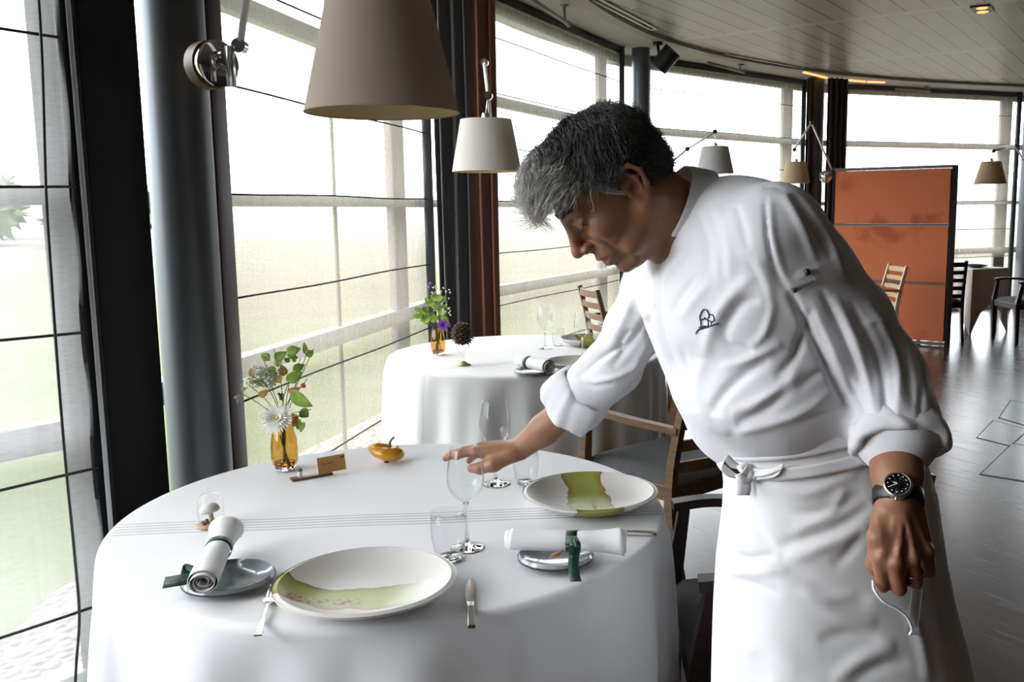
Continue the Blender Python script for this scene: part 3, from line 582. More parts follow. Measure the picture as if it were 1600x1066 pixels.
# rolled napkins with green ribbon
mat('napkin', (.80, .80, .81), rough=.9, bump=.25, bscale=420, bdist=.0006); mat('ribbon', (.006, .040, .024), rough=.45); mat('ribbon_script', (.35, .38, .32), rough=.6); mat('twig', (.30, .16, .08), rough=.8)
def napkin_roll(A, B, r, label, group, rib=.45, tail=None, flare=.25, tail2=None, script=True, seed=1):
    A = np.array(A, float); B = np.array(B, float); c = (A+B)/2; root = thing('rolled_napkin', label, 'napkin', c, 0, group); d = (B-A); L = np.linalg.norm(d); d /= L
    up = np.array([0, 0, 1.]); s_ = np.cross(d, up); s_ /= np.linalg.norm(s_); up = np.cross(s_, d); V = []; rg = random.Random(seed)
    for u in np.linspace(0, 1, 30):
        row = []; fl = 1+flare*max(0, (u-.72)/.28)**2 - .10*math.exp(-((u-rib)/.05)**2)
        for k, th in enumerate(np.linspace(0, 2*PI*4.25, 130)):
            q = th/(2*PI*4.25); rr = r*(.22+.78*q)*fl*(1+.03*math.sin(u*9+th*2)); e = (u-.5)*L + .006*math.sin(q*9+2)*(1 if u > .5 else -1)*abs(u-.5)*2
            row.append(d*e + s_*math.cos(th+2.6)*rr + up*(math.sin(th+2.6)*rr*.86))
        V.append(row)
    m = MB(); m.grid(np.array(V)); m.build('cloth_roll', 'napkin', root, solid=.0012)
    w = .0105; R = r*.92; m = MB(); x0 = (rib-.5)*L
    m.grid(np.array([[d*(x0+w*k)+s_*math.cos(a)*R+up*math.sin(a)*R*.87 for k in (-1, 0, 1)] for a in np.linspace(0, 2*PI, 40)])); rb = m.build('ribbon_band', 'ribbon', root, solid=.001)
    for tl in (tail, tail2):
        if tl is None: continue
        P = spline([np.array(q)-c for q in tl['p']], 6); sd = np.array(tl['s'], float); sd /= np.linalg.norm(sd); m = MB()
        m.grid(np.array([[p+sd*w*k for k in (-1, 0, 1)] for p in P])); q = m.build('ribbon_tail', 'ribbon', root, solid=.0009)
        if tl.get('txt'):
            m = MB(); n0, n1 = tl['txt']; seg = P[n0:n1]; up2 = np.cross(seg[-1]-seg[0], sd); up2 /= np.linalg.norm(up2); up2 *= -1 if up2[2] < 0 else 1; pts = []
            for i, tt in enumerate(np.linspace(0, len(seg)-1.01, 60)):
                p = seg[int(tt)]+(seg[int(tt)+1]-seg[int(tt)])*(tt % 1); pts.append(p+up2*.0011+sd*(.0022*math.sin(i*1.9)*(1 if i % 9 else 0)))
            m.tube(pts, .00032, 4); m.build('script', 'ribbon_script', q)
    return root, c
zt = .751
A = T(318, 925, .775); B = T(356, 838, .785); A[2], B[2] = .792, .800
a = T(258, 905, .765); b_ = T(292, 897, .768); c_ = T(325, 903, .770)
napkin_roll(A, B, .028, 'rolled white napkin with ribbon tail to the left, left of nearest plate', 'rolled napkins tied with green ribbon', .60, dict(p=[T(256, 911, .780), T(280, 907, .786), T(305, 903, .788), T(335, 900, .788)], s=(.05, .55, .8), txt=(2, 14)), .35,
            dict(p=[T(306, 907, .784), T(284, 897, .795), T(288, 890, .80), T(305, 895, .797), T(322, 902, .79)], s=(0.1, .6, .8)))
A = T(795, 848, .79); B = T(975, 852, .79); A[2] = B[2] = .796
napkin_roll(A, B, .0265, 'rolled white napkin lying crosswise, ribbon tail hanging towards the camera', 'rolled napkins tied with green ribbon', .55, dict(p=[T(893, 838, .818), T(899, 852, .812), T(897, 868, .785), T(896, 880, .776), T(897, 897, .767), T(900, 909, .757)], s=(1, 0.03, 0), txt=(2, 9)), .3, seed=2)
m = MB(); k0 = T(868, 862, .79); 
for dx, dz in ((0, 0), (.004, .003), (-.002, -.004)): m.tube([k0+[dx-.010, -.012, dz-.004], k0+[dx+.012, -.014, dz+.004]], .0014, 6)
tag(m.build('twig_bundle', 'twig'), 'tiny bundle of brown twigs tucked into ribbon of the crosswise napkin', 'twigs')
A = T(812, 572, .775); B = T(858, 583, .775); A[2] = B[2] = .800
napkin_roll(A, B, .034, 'rolled white napkin with small green bow on the second table', 'rolled napkins tied with green ribbon', .35, dict(p=[T(821, 562, .81), T(825, 556, .82), T(830, 559, .815)], s=(.3, 1, 0)), .1, seed=3)
# yellow squash
SQ = T(607, 722); root = thing('squash', 'small glossy yellow squash with curved grey stem', 'squash', SQ)
m = MB(); V = []
for i, e in enumerate(np.linspace(-PI/2+.02, PI/2-.02, 34)):
    row = []
    for a in np.linspace(0, 2*PI, 72, endpoint=False):
        rr = .044*(1+.05*abs(math.cos(4*a+.3))**.7); zz = math.sin(e)*.024*(1-.35*math.exp(-(math.cos(e)*1.6)**2)*(e > 0)); x = math.cos(e)*rr*math.cos(a); y = math.cos(e)*rr*math.sin(a)
        k = math.exp(-((a-PI)/.6)**2) if a > 0 else 0; x -= .010*k*math.cos(e); zz += .007*k
        row.append((x, y, zz+.0255+.12*(-x)*.9+ .0))
    V.append(row)
mat('squash_skin', (.62, .25, .012), rough=.22, coat=.3, var=.35, vscale=22, c2=(.70, .34, .03)); m.grid(np.array(V)+np.array([0, 0, .0035]), wrap=True); m.add([], []); m.build('rind', 'squash_skin', root)
mat('stem_grey', (.16, .15, .09), rough=.7); m = MB(); m.tube(spline([(.004, 0, .045), (.006, 0, .056), (.012, 0, .066), (.018, -.001, .070)], 4), [.0062, .005, .0042, .004, .0036, .0034, .0032, .003, .003, .003, .0032, .0036, .0038], 10); m.build('stem', 'stem_grey', root)
m = MB(); m.lathe([(.0005, 0), (.006, 0), (.008, .006), (.0005, .007)], 14, c=(-.004, -.004, 0)); m.build('blossom_end', 'dark_wood', root)
# place card in a plank holder with tiny mushroom figure
mat('kraft', (.55, .31, .09), rough=.7, var=.2, vscale=60, c2=(.48, .26, .07)); mat('plank', (.16, .09, .04), rough=.5, var=.4, vscale=40); mat('ink', (.10, .03, .01), rough=.7)
a, b_ = T(455, 752), T(518, 741); d = b_-a; L = np.linalg.norm(d); ang = math.atan2(d[1], d[0]); root = thing('card_holder', 'small brown plank holder with tiny mushroom beside the amber vase', 'holder', (*((a+b_)/2)[:2], .751), ang)
m = MB(); m.box((0, 0, .003), (L, .026, .006)); m.build('plank', 'plank', root, bevel=.001)
m = MB(); m.lathe([(.0005, 0), (.0065, 0), (.0055, .012), (.0050, .016), (.0005, .017)], 16, c=(-L*.28, 0, .006)); m.build('mushroom_stalk', 'napkin', root)
m = MB(); m.lathe([(.0005, 0), (.0065, .001), (.0068, .004), (.005, .008), (.0005, .0095)], 16, c=(-L*.28, 0, .021)); m.build('mushroom_cap', 'stem_grey', root)
a, b_ = T(497, 741, .757), T(540, 733, .757); d = b_-a; L = np.linalg.norm(d); ang = math.atan2(d[1], d[0])
root = thing('place_card', 'brown handwritten place card standing by the plank holder', 'card', (*((a+b_)/2)[:2], .757), ang); Mx = np.array(Matrix.Rotation(math.radians(-12), 3, 'X'))
m = MB(); m.box((0, 0, .0215), (L, .0012, .043), M=Mx); m.build('card', 'kraft', root, smooth=False)
m = MB(); rg = random.Random(5); x = -L*.33
def cw(x, z): return Mx@np.array([x, -.0011, z-.0215])+np.array([0, 0, .0215])
for word in (((0, .022), (.003, .028), (.005, .021), (.007, .028), (.006, .021)), ((.012, .022), (.014, .027), (.016, .022), (.018, .027), (.020, .022), (.022, .026), (.024, .022), (.026, .027), (.028, .023), (.031, .026), (.033, .023))):
    m.tube([cw(x+p[0], p[1]) for p in word], .0005, 4)
m.build('handwriting', 'ink', root)
m = MB(); m.add([cw(L*.25, .034), cw(L*.40, .037), cw(L*.47, .0405), cw(L*.47, .034), cw(L*.38, .033)], [(0, 1, 2, 3, 4)]); m.build('corner_mark', 'ink', root, smooth=False)
# glass cloche with mushroom on a wood slice
root = thing('cloche', 'little glass dome over a white mushroom on wood slice', 'cloche', (*T(331, 822)[:2], .751))
mat('wood_slice', (.50, .36, .22), rough=.8, var=.3, vscale=50); mat('mushroom_white', (.72, .69, .62), rough=.7, var=.12, vscale=60); mat('mushroom_stalk', (.60, .48, .30), rough=.8, var=.4, vscale=90); mat('moss', (.22, .15, .10), rough=1, var=.5, vscale=140)
m = MB(); m.lathe([(.0005, 0), (.031, 0), (.034, .002), (.0335, .004), (.030, .006), (.0005, .0062)], 40); m.build('wood_base', 'wood_slice', root)
m = MB(); rg = np.random.RandomState(4)
for k in range(26): c_ = rg.uniform(-.018, .018, 2); m.lathe([(.0004, -.004), (.004, -.002), (.0045, .001), (.0004, .0045)], 7, c=(c_[0], c_[1]*.8, .0075))
m.build('moss_bed', 'moss', root)
m = MB(); m.tube([(.001, 0, .006), (.000, 0, .02), (-.001, 0, .034)], [.0062, .0048, .0055], 16); m.build('mushroom_stalk', 'mushroom_stalk', root)
m = MB(); c_ = .97; Rm = np.array(Matrix.Rotation(math.radians(-9), 3, 'Y')); m.lathe([(.0004, .004), (.012, .0015), (.0205, .0), (.0225, .003), (.0205, .010), (.014, .0165), (.006, .019), (.0004, .0195)], 32, c=(-.002, 0, .033), M=Rm); m.build('mushroom_cap', 'mushroom_white', root)
m = MB(); P = [(.0275, .006), (.0278, .03), (.0275, .052), (.0240, .066), (.015, .0745), (.006, .0775), (.0045, .080), (.0055, .084), (.0035, .088), (.0004, .089)]; m.lathe(spline([(r, 0, z) for r, z in P], 4)[:, [0, 2]].tolist(), 48); m.build('glass_dome', 'glass_wall', root)
# ------------------------------------------------------------------ flowers
mat('leaf', (.13, .24, .025), rough=.5, var=.5, vscale=40, c2=(.30, .42, .06)); mat('leaf_rust', (.30, .20, .05), rough=.6, var=.5, vscale=50, c2=(.42, .22, .05)); mat('stem_green', (.10, .12, .035), rough=.6)
mat('petal_white', (.85, .84, .78), rough=.6); mat('petal_core', (.62, .58, .22), rough=.7); mat('berry', (.035, .012, .022), rough=.3); mat('orange_petal', (.75, .30, .02), rough=.5); mat('umbel', (.38, .42, .28), rough=.8); mat('purple_petal', (.25, .10, .42), rough=.7)
def translucent(n):
    b = MATS[n].node_tree.nodes['Principled BSDF']; b.inputs['Transmission Weight'].default_value = 0; b.inputs['Subsurface Weight'].default_value = .25; b.inputs['Subsurface Radius'].default_value = (.004, .004, .002)
for n_ in ('leaf', 'petal_white', 'orange_petal'): translucent(n_)
def leaf_mb(m, base, tip, w, nrm=(0, -1, .3), bend=.15):
    base = np.array(base, float); tip = np.array(tip, float); d = tip-base; L = np.linalg.norm(d); d /= L; nr = np.array(nrm, float); s_ = np.cross(d, nr); s_ /= np.linalg.norm(s_)+1e-9; nr = np.cross(s_, d); V = []
    for u in np.linspace(0, 1, 9):
        ww = w*math.sin(PI*min(1, u**.8))**.8*(1-.15*u)+.0003; c_ = base+d*L*u - nr*bend*L*(u-.5)**2*4*.3
        V.append([c_+s_*ww*k + nr*abs(k)*ww*.25 for k in (-1, -.5, 0, .5, 1)])
    m.grid(np.array(V))
def amber_vase(root, s=1):
    P = [(.0005, .008), (.016, .008), (.0225, .013), (.0250, .024), (.0255, .040), (.0240, .060), (.0205, .078), (.0185, .088), (.0190, .092)]
    Q = [(.0178, .092), (.0172, .088), (.0190, .078), (.0225, .060), (.0238, .040), (.0232, .024), (.019, .016), (.0005, .014)]
    f = lambda L: spline([(r*s, 0, z*s) for r, z in L], 4)[:, [0, 2]].tolist()
    m = MB(); m.lathe(f(P)+f(Q), 56); m.build('vase_wall', 'glass_amber', root)
    m = MB(); m.lathe([(r*s, z*s) for r, z in [(.0005, .0085), (.016, .0085), (.0215, .0135), (.020, .0165), (.0005, .0165)]], 40); m.build('amber_bottom', 'amber_base', root)
    m = MB(); m.lathe([(r*s, z*s) for r, z in [(.0005, 0), (.014, 0), (.0185, .004), (.020, .0095), (.0150, .0078), (.0005, .0076)]], 40); m.build('vase_foot', 'clear_glass', root)
V0 = T(446, 735); V0[2] = .751
root = thing('flower_vase', 'amber glass vase with white chrysanthemum and leafy sprigs on nearest table', 'vase', V0); amber_vase(root, 1.42)
def L(px, py, dy=0): return W(px, py, V0[1]+dy)-V0           # a point of the bouquet
rg = random.Random(11); base = np.array([0, 0, .016])
sprigs = [((428, 545), -.02), ((478, 556), .02), ((490, 545), .0), ((412, 562), .03), ((372, 612), -.03), ((386, 600), .02), ((480, 592), -.02), ((486, 640), .0), ((470, 560), .04), ((404, 585), -.03), ((443, 616), -.02), ((460, 570), .01)]
for (x, y), dy in sprigs:
    tip = L(x, y, dy); neck = np.array([rg.uniform(-.014, .014), rg.uniform(-.014, .014), .128]); b0 = base+np.array([-neck[0]*.9, -neck[1], 0])
    m = MB(); m.tube(spline([b0, neck, neck*.5+tip*.5+np.array([rg.uniform(-.01, .01), 0, .008]), tip], 5), [.0016]*6+[.0011]*10, 5); m.build('flower_stem', 'stem_green', root)
leaves = [(421, 563, 408, 552, .010), (428, 562, 448, 550, .011), (447, 550, 470, 545, .012), (448, 553, 466, 560, .008), (458, 578, 476, 570, .010), (447, 596, 472, 582, .013), (444, 588, 440, 570, .010), (452, 612, 488, 636, .018), (470, 640, 482, 652, .013), (468, 655, 465, 672, .010), (448, 612, 470, 606, .006), (395, 590, 392, 575, .008), (478, 554, 475, 535, .006), (478, 557, 490, 548, .009), (412, 605, 408, 592, .010), (432, 598, 440, 586, .010), (404, 620, 420, 610, .008), (446, 566, 452, 560, .007), (458, 566, 462, 560, .005), (438, 572, 430, 560, .009), (420, 574, 432, 580, .009), (476, 660, 468, 676, .007)]
for i, (x0, y0, x1, y1, w) in enumerate(leaves):
    m = MB(); dy = rg.uniform(-.03, .03); leaf_mb(m, L(x0, y0, dy), L(x1, y1, dy+rg.uniform(-.01, .01)), w*1.25, (rg.uniform(-.4, .4), -1, rg.uniform(-.2, .5))); m.build('leaf', 'leaf_rust' if i in (6, 10, 11, 15, 16) else 'leaf', root, solid=.0004)
m = MB(); rg2 = np.random.RandomState(8)
for cx_, cy_, n_, sp_2 in ((413, 582, 150, .016), (402, 594, 70, .012), (378, 606, 14, .008), (370, 620, 10, .006), (428, 588, 110, .014), (395, 598, 50, .01), (420, 600, 60, .013)):
    c0 = L(cx_, cy_, rg.uniform(-.02, .02))
    for k in range(n_):
        p = c0+rg2.randn(3)*[sp_2*.8, sp_2*.8, sp_2*.5]*1; m.lathe([(.0003, -.0022), (.0030, 0), (.0003, .0022)], 5, c=p)
    for k in range(6): m.tube([c0+np.array([0, 0, -.02]), c0+rg2.randn(3)*[sp_2, sp_2, .002]], .0005, 4)
m.build('flower_umbel', 'umbel', root)
ch = L(434, 655, -.02); m = MB()
for ring, (n_, ln, el) in enumerate(((30, .050, .02), (30, .046, .30), (26, .040, .6), (22, .030, .9), (14, .018, 1.2))):
    for k in range(n_):
        a_ = 2*PI*(k+.37*ring)/n_; ax = np.array([-.1, -.85, .5]); ax /= np.linalg.norm(ax); e1 = np.cross(ax, [0, 0, 1.]); e1 /= np.linalg.norm(e1); e2 = np.cross(ax, e1)
        dr = (e1*math.cos(a_)+e2*math.sin(a_))*math.cos(el)+ax*math.sin(el); leaf_mb(m, ch+dr*.003, ch+dr*ln*rg.uniform(.85, 1.1), .0030, ax, .1)
m.build('chrysanthemum', 'petal_white', root); m = MB(); m.lathe([(.0003, -.004), (.009, 0), (.007, .006), (.0003, .009)], 14, c=ch+np.array([0, -.004, .001])); m.build('flower_core', 'petal_core', root)
m = MB()
for dx, dz in ((0, 0), (.004, .006), (-.003, .007), (.001, -.006), (.004, -.002)): m.lathe([(.0003, -.0045), (.0036, -.002), (.0042, .001), (.0003, .0045)], 10, c=L(438, 620, -.02)+[dx, 0, dz])
m.build('berry_cluster', 'berry', root); m = MB()
for k in range(11): q = L(462, 652, -.01); leaf_mb(m, q, q+np.array([rg.uniform(-.008, .014), -.012, rg.uniform(-.026, .020)]), .008, (0, -1, 0))
m.build('orange_flower', 'orange_petal', root); m = MB()
for k in range(4): q = L(470, 603, -.01); leaf_mb(m, q, q+np.array([.014, -.002*k, .002+.004*k-.006]), .004, (0, -1, 0))
m.build('orange_flower', 'orange_petal', root)
# second table: vase and pine cone on a small glass stand
V1 = T(685, 555); V1[2] = .751; root = thing('flower_vase', 'amber glass vase with purple flower on the second table', 'vase', V1); amber_vase(root, 1.42)
def L1(px, py, dy=0): return W(px, py, V1[1]+dy)-V1
for (x, y) in ((672, 470), (680, 455), (690, 452), (655, 495), (664, 480), (700, 470), (697, 500), (688, 478)):
    m = MB(); nk = np.array([rg.uniform(-.02, .02), 0, .13]); m.tube(spline([(-nk[0], 0, .02), nk, L1(x, y, rg.uniform(-.04, .04))], 5), .0022, 5); m.build('flower_stem', 'stem_green', root)
for i in range(34):
    x, y = (rg.uniform(655, 680), rg.uniform(485, 505)) if i % 2 else (rg.uniform(665, 702), rg.uniform(450, 500)); dy = rg.uniform(-.05, .05); s_ = rg.uniform(8, 15); a_ = rg.uniform(0, 6.28)
    m = MB(); leaf_mb(m, L1(x, y, dy), L1(x+s_*math.cos(a_), y+s_*math.sin(a_), dy), rg.uniform(.012, .02), (rg.uniform(-.5, .5), -1, .2)); m.build('leaf', 'leaf', root)
m = MB()
for k in range(40): q = L1(rg.uniform(675, 704), rg.uniform(445, 495), rg.uniform(-.04, .04)); m.lathe([(.0005, -.005), (.006, 0), (.0005, .005)], 6, c=q)
m.build('white_blossom', 'petal_white', root); m = MB(); q = L1(694, 508, -.03)
for k in range(60):
    v = np.random.randn(3); v /= np.linalg.norm(v); v[1] = -abs(v[1])*.6; leaf_mb(m, q, q+v*.036, .006, (0, -1, 0))
m.build('purple_flower', 'purple_petal', root); m = MB()
for x, y in ((671, 449), (673, 443), (688, 462)): m.lathe([(.001, -.008), (.010, 0), (.001, .008)], 8, c=L1(x, y, -.02))
m.build('bud', 'purple_petal', root)
PC = T(724, 571); PC[2] = .751; root = thing('pine_cone', 'brown pine cone resting on a short glass on second table', 'pine cone', PC+np.array([0, 0, .088])); m = MB(); rg3 = random.Random(2)
for k in range(110):
    tt = k/110; a_ = k*2.399; el = (tt-.45)*2.2; c_ = np.array([math.cos(a_)*math.cos(el)*.040, math.sin(a_)*math.cos(el)*.040, .052+math.sin(el)*.042]); o_ = c_-[0, 0, .052]; o_ /= np.linalg.norm(o_)
    leaf_mb(m, c_*[.5, .5, 1]+[0, 0, 0], c_+o_*.016+[0, 0, .004], .0115, np.array([0, 0, 1.])+o_*.2, .3)
mat('cone_scale', (.16, .10, .075), rough=.8, var=.5, vscale=60); m.build('scale_rows', 'cone_scale', root, solid=.002)
m = MB(); m.lathe([(.001, .004), (.018, .012), (.022, .05), (.014, .085), (.001, .092)], 14); m.build('core', 'cone_scale', root)
root = thing('candle_glass', 'short stemmed glass on gold foot carrying the pine cone', 'glass', PC)
m = MB(); m.lathe([(.001, 0), (.036, 0), (.037, .003), (.02, .010), (.010, .018), (.001, .019)], 28); mat('gold_foot', (.42, .33, .16), rough=.4, metal=.4); m.build('foot', 'gold_foot', root)
m = MB(); m.lathe([(.001, .018), (.008, .022), (.012, .036), (.022, .05), (.026, .07), (.031, .092), (.030, .092), (.025, .072), (.02, .052), (.009, .038), (.001, .035)], 28); m.build('bowl', 'glass_wall', root)
# ================================================================== chairs
mat('seat_cloth', (.125, .13, .135), rough=.95, var=.35, vscale=60, stretch=(1, 6, 1), bump=.3, bscale=300)
def make_chair(wood, label, cat='chair', group=None, arms=True, H=.88):
    """faces +X; origin on the floor under the seat centre"""
    root = thing('dining_chair', label, cat, (0, 0, 0), 0, group); D, Wd = .235, .255
    def bev(m, n, mt=wood): return m.build(n, mt, root, smooth=False, bevel=.004)
    for s in (-1, 1):
        m = MB(); m.bar((D-.01, s*Wd, 0), (D, s*Wd, .43), .030, .036, up=(1, 0, 0), w2=.042, h2=.05); 
        if arms: m.bar((D, s*Wd, .43), (D-.035, s*(Wd+.012), .645), .042, .05, up=(1, 0, 0), w2=.032, h2=.034)
        bev(m, 'leg')
        m = MB(); P = spline([(-D-.05, s*(Wd-.025), 0), (-D, s*(Wd-.02), .25), (-D+.005, s*(Wd-.02), .45), (-D-.03, s*(Wd-.025), .66), (-D-.085, s*(Wd-.03), H)], 5)
        for i in range(len(P)-1): m.bar(P[i], P[i+1]+(P[i+1]-P[i])*.02, .030, .046-.018*i/len(P), up=(1, 0, 0), h2=.046-.018*(i+1)/len(P))
        m.build('leg', wood, root, smooth=False)
        if arms:
            m = MB(); P = spline([(D+.0, s*(Wd+.012), .652), (D-.12, s*(Wd+.020), .662), (-.06, s*(Wd+.010), .655), (-D-.03, s*(Wd-.020), .645)], 5)
            for i in range(len(P)-1): m.bar(P[i], P[i+1]+(P[i+1]-P[i])*.02, .046-.012*i/len(P), .024)
            m.build('armrest', wood, root, smooth=False)
        m = MB(); m.bar((D, s*(Wd-.003), .40), (-D, s*(Wd-.022), .40), .024, .06); bev(m, 'seat_rail')
    m = MB(); m.bar((D, -Wd, .40), (D, Wd, .40), .024, .06, up=(0, 0, 1)); bev(m, 'seat_rail')
    m = MB(); m.bar((-D, -Wd+.02, .40), (-D, Wd-.02, .40), .024, .06, up=(0, 0, 1)); bev(m, 'seat_rail')
    m = MB(); V = []
    for u in np.linspace(-1, 1, 15):
        row = []
        for v in np.linspace(-1, 1, 15):
            e = (1-abs(u)**6)*(1-abs(v)**6); row.append((u*(D+.012), v*(Wd-.004-.018*(1-u)/2), .430+.045*max(e, 0)**.4))
        V.append(row)
    m.grid(np.array(V)); m.box((0, 0, .425), (2*D, 2*Wd-.05, .02)); m.build('seat_cushion', 'seat_cloth', root)
    for k, z in enumerate((.50, .585, .67, .755, .84)):
        if H < .8 and k > 3: continue
        t_ = (z-.45)/(H-.45); x = -D-.085*t_**1.3; m = MB(); P = [(x-.035*math.cos(v*PI/2), v*(Wd-.03), z+(H-.88)) for v in np.linspace(-1, 1, 9)]
        for i in range(8): m.bar(P[i], P[i+1], .014, .042 if z < .8 else .05)
        m.build('back_slat', wood, root, smooth=False)
    return root
G = 'ladder-back dining chairs'
cA = make_chair('oak', 'oak armchair with grey seat between the two round tables, behind the man', group=G); cA.location = (.375, 3.66, 0); cA.rotation_euler.z = math.radians(131)
cB = copy_tree(cA, 'dark armchair with grey seat between nearest table and the apron'); 
def swap(c, w):
    for k in c.children:
        if k.type == 'MESH' and k.data.materials and k.data.materials[0].name.startswith('oak'):
            for s in k.material_slots: s.link = 'OBJECT'; s.material = MATS[w]
swap(cB, 'dark_wood'); cB.location = (.470, 2.17, 0); cB.rotation_euler.z = PI; cB.scale = (.9, 1, 1)
def chair(x, y, rz, label, wood='dark_wood'):
    c = copy_tree(cA, label, (x, y, 0), math.radians(rz)); swap(c, wood); return c
chair(.40, 6.95, 16, 'ladder-back armchair against the blinds beyond the second table', 'oak')
chair(2.88, 9.2, 182, 'pale ladder-back chair in front of the orange partition', 'oak_light')
chair(3.92, 10.15, 88, 'dark ladder-back chair between orange partition and far table')
chair(4.86, 9.95, 182, 'dark armchair facing the far square table from the right')
# far table
FT = (4.60, 10.80); table(*FT, .4, 'small square table at far right beside partition', square=.56, rz=math.radians(25))
tablecloth(*FT, 0, .75, .33, 9, .012, 3, 'cloth_far', 'greyish white square cloth on the far right table', square=.58, rz=math.radians(25))
plate('serving_plate', (FT[0]+.02, FT[1]-.1, .751), .13, .03, 'dark shallow dish on the far right table', 'plate_dark')
wine_glass((FT[0]-.2, FT[1]-.05, .751), 'stemmed wine glass on the far square table beside the dark dish', 'wine glasses')
# ================================================================== orange partition
mat('rail_grey', (.17, .14, .12), rough=.9, spec=.1)
a, b_ = W(1303, 325, 10.35), W(1487, 323, 9.62); a[2] = b_[2] = 0; d = b_-a; Lp = np.linalg.norm(d); d /= Lp; nrm_ = np.array([d[1], -d[0], 0])
m, t, b = nodes('orange_felt'); tc = N(t, 'ShaderNodeTexCoord'); n = N(t, 'ShaderNodeTexNoise'); n.inputs['Scale'].default_value = 2.2; n.inputs['Detail'].default_value = 6; n.inputs['Distortion'].default_value = .8; t.links.new(tc.outputs['Object'], n.inputs['Vector'])
r = N(t, 'ShaderNodeMapRange'); r.inputs[1].default_value = .56; r.inputs[2].default_value = .68; t.links.new(n.outputs[0], r.inputs[0]); t.links.new(mixc(t, r.outputs[0], (.52, .145, .055), (.36, .075, .025)), b.inputs['Base Color']); setp(b, rough=.95, sheen=.2)
root = thing('partition_screen', 'tall orange three-panel partition in dark frame at back right', 'screen', a); ang = math.atan2(d[1], d[0]); root.rotation_euler.z = ang; HP = 1.87
for z0, z1 in ((.045, .64), (.665, 1.25), (1.275, HP-.03)):
    m = MB(); m.box((Lp/2, 0, (z0+z1)/2), (Lp-.03, .05, z1-z0)); m.build('panel', 'orange_felt', root, smooth=False, bevel=.004)
for z in (.6525, 1.2625): m = MB(); m.box((Lp/2, 0, z), (Lp-.02, .058, .022)); m.build('divider_rail', 'rail_grey', root, smooth=False)
mat('dark_edge', (.022, .016, .016), rough=.9, spec=.08); 
for x in (0, Lp+.012): m = MB(); m.box((x, .03 if x else 0, HP/2), (.03, .13 if x else .06, HP)); m.build('side_frame', 'dark_edge', root, smooth=False, bevel=.003)
for z in (.02, HP-.012): m = MB(); m.box((Lp/2, 0, z), (Lp, .06, .03)); m.build('edge_rail', 'rail_grey', root, smooth=False)
# ================================================================== wall lamps
def shade_mat(name, c, em=0):
    m = bpy.data.materials.new(name); m.use_nodes = True; MATS[name] = m; t = m.node_tree; t.nodes.clear(); o = N(t, 'ShaderNodeOutputMaterial'); df = N(t, 'ShaderNodeBsdfDiffuse'); tl = N(t, 'ShaderNodeBsdfTranslucent'); df.inputs[0].default_value = rgb(c); tl.inputs[0].default_value = rgb(c)
    mx = N(t, 'ShaderNodeMixShader'); mx.inputs[0].default_value = .45 if 'lining' in name else .14; t.links.new(df.outputs[0], mx.inputs[1]); t.links.new(tl.outputs[0], mx.inputs[2]); t.links.new(mx.outputs[0], o.inputs[0])
shade_mat('shade_taupe', (.40, .335, .285)); shade_mat('shade_white', (.70, .66, .63)); shade_mat('shade_tan', (.46, .35, .22)); shade_mat('shade_grey', (.50, .50, .50)); shade_mat('shade_lining', (.78, .66, .38))
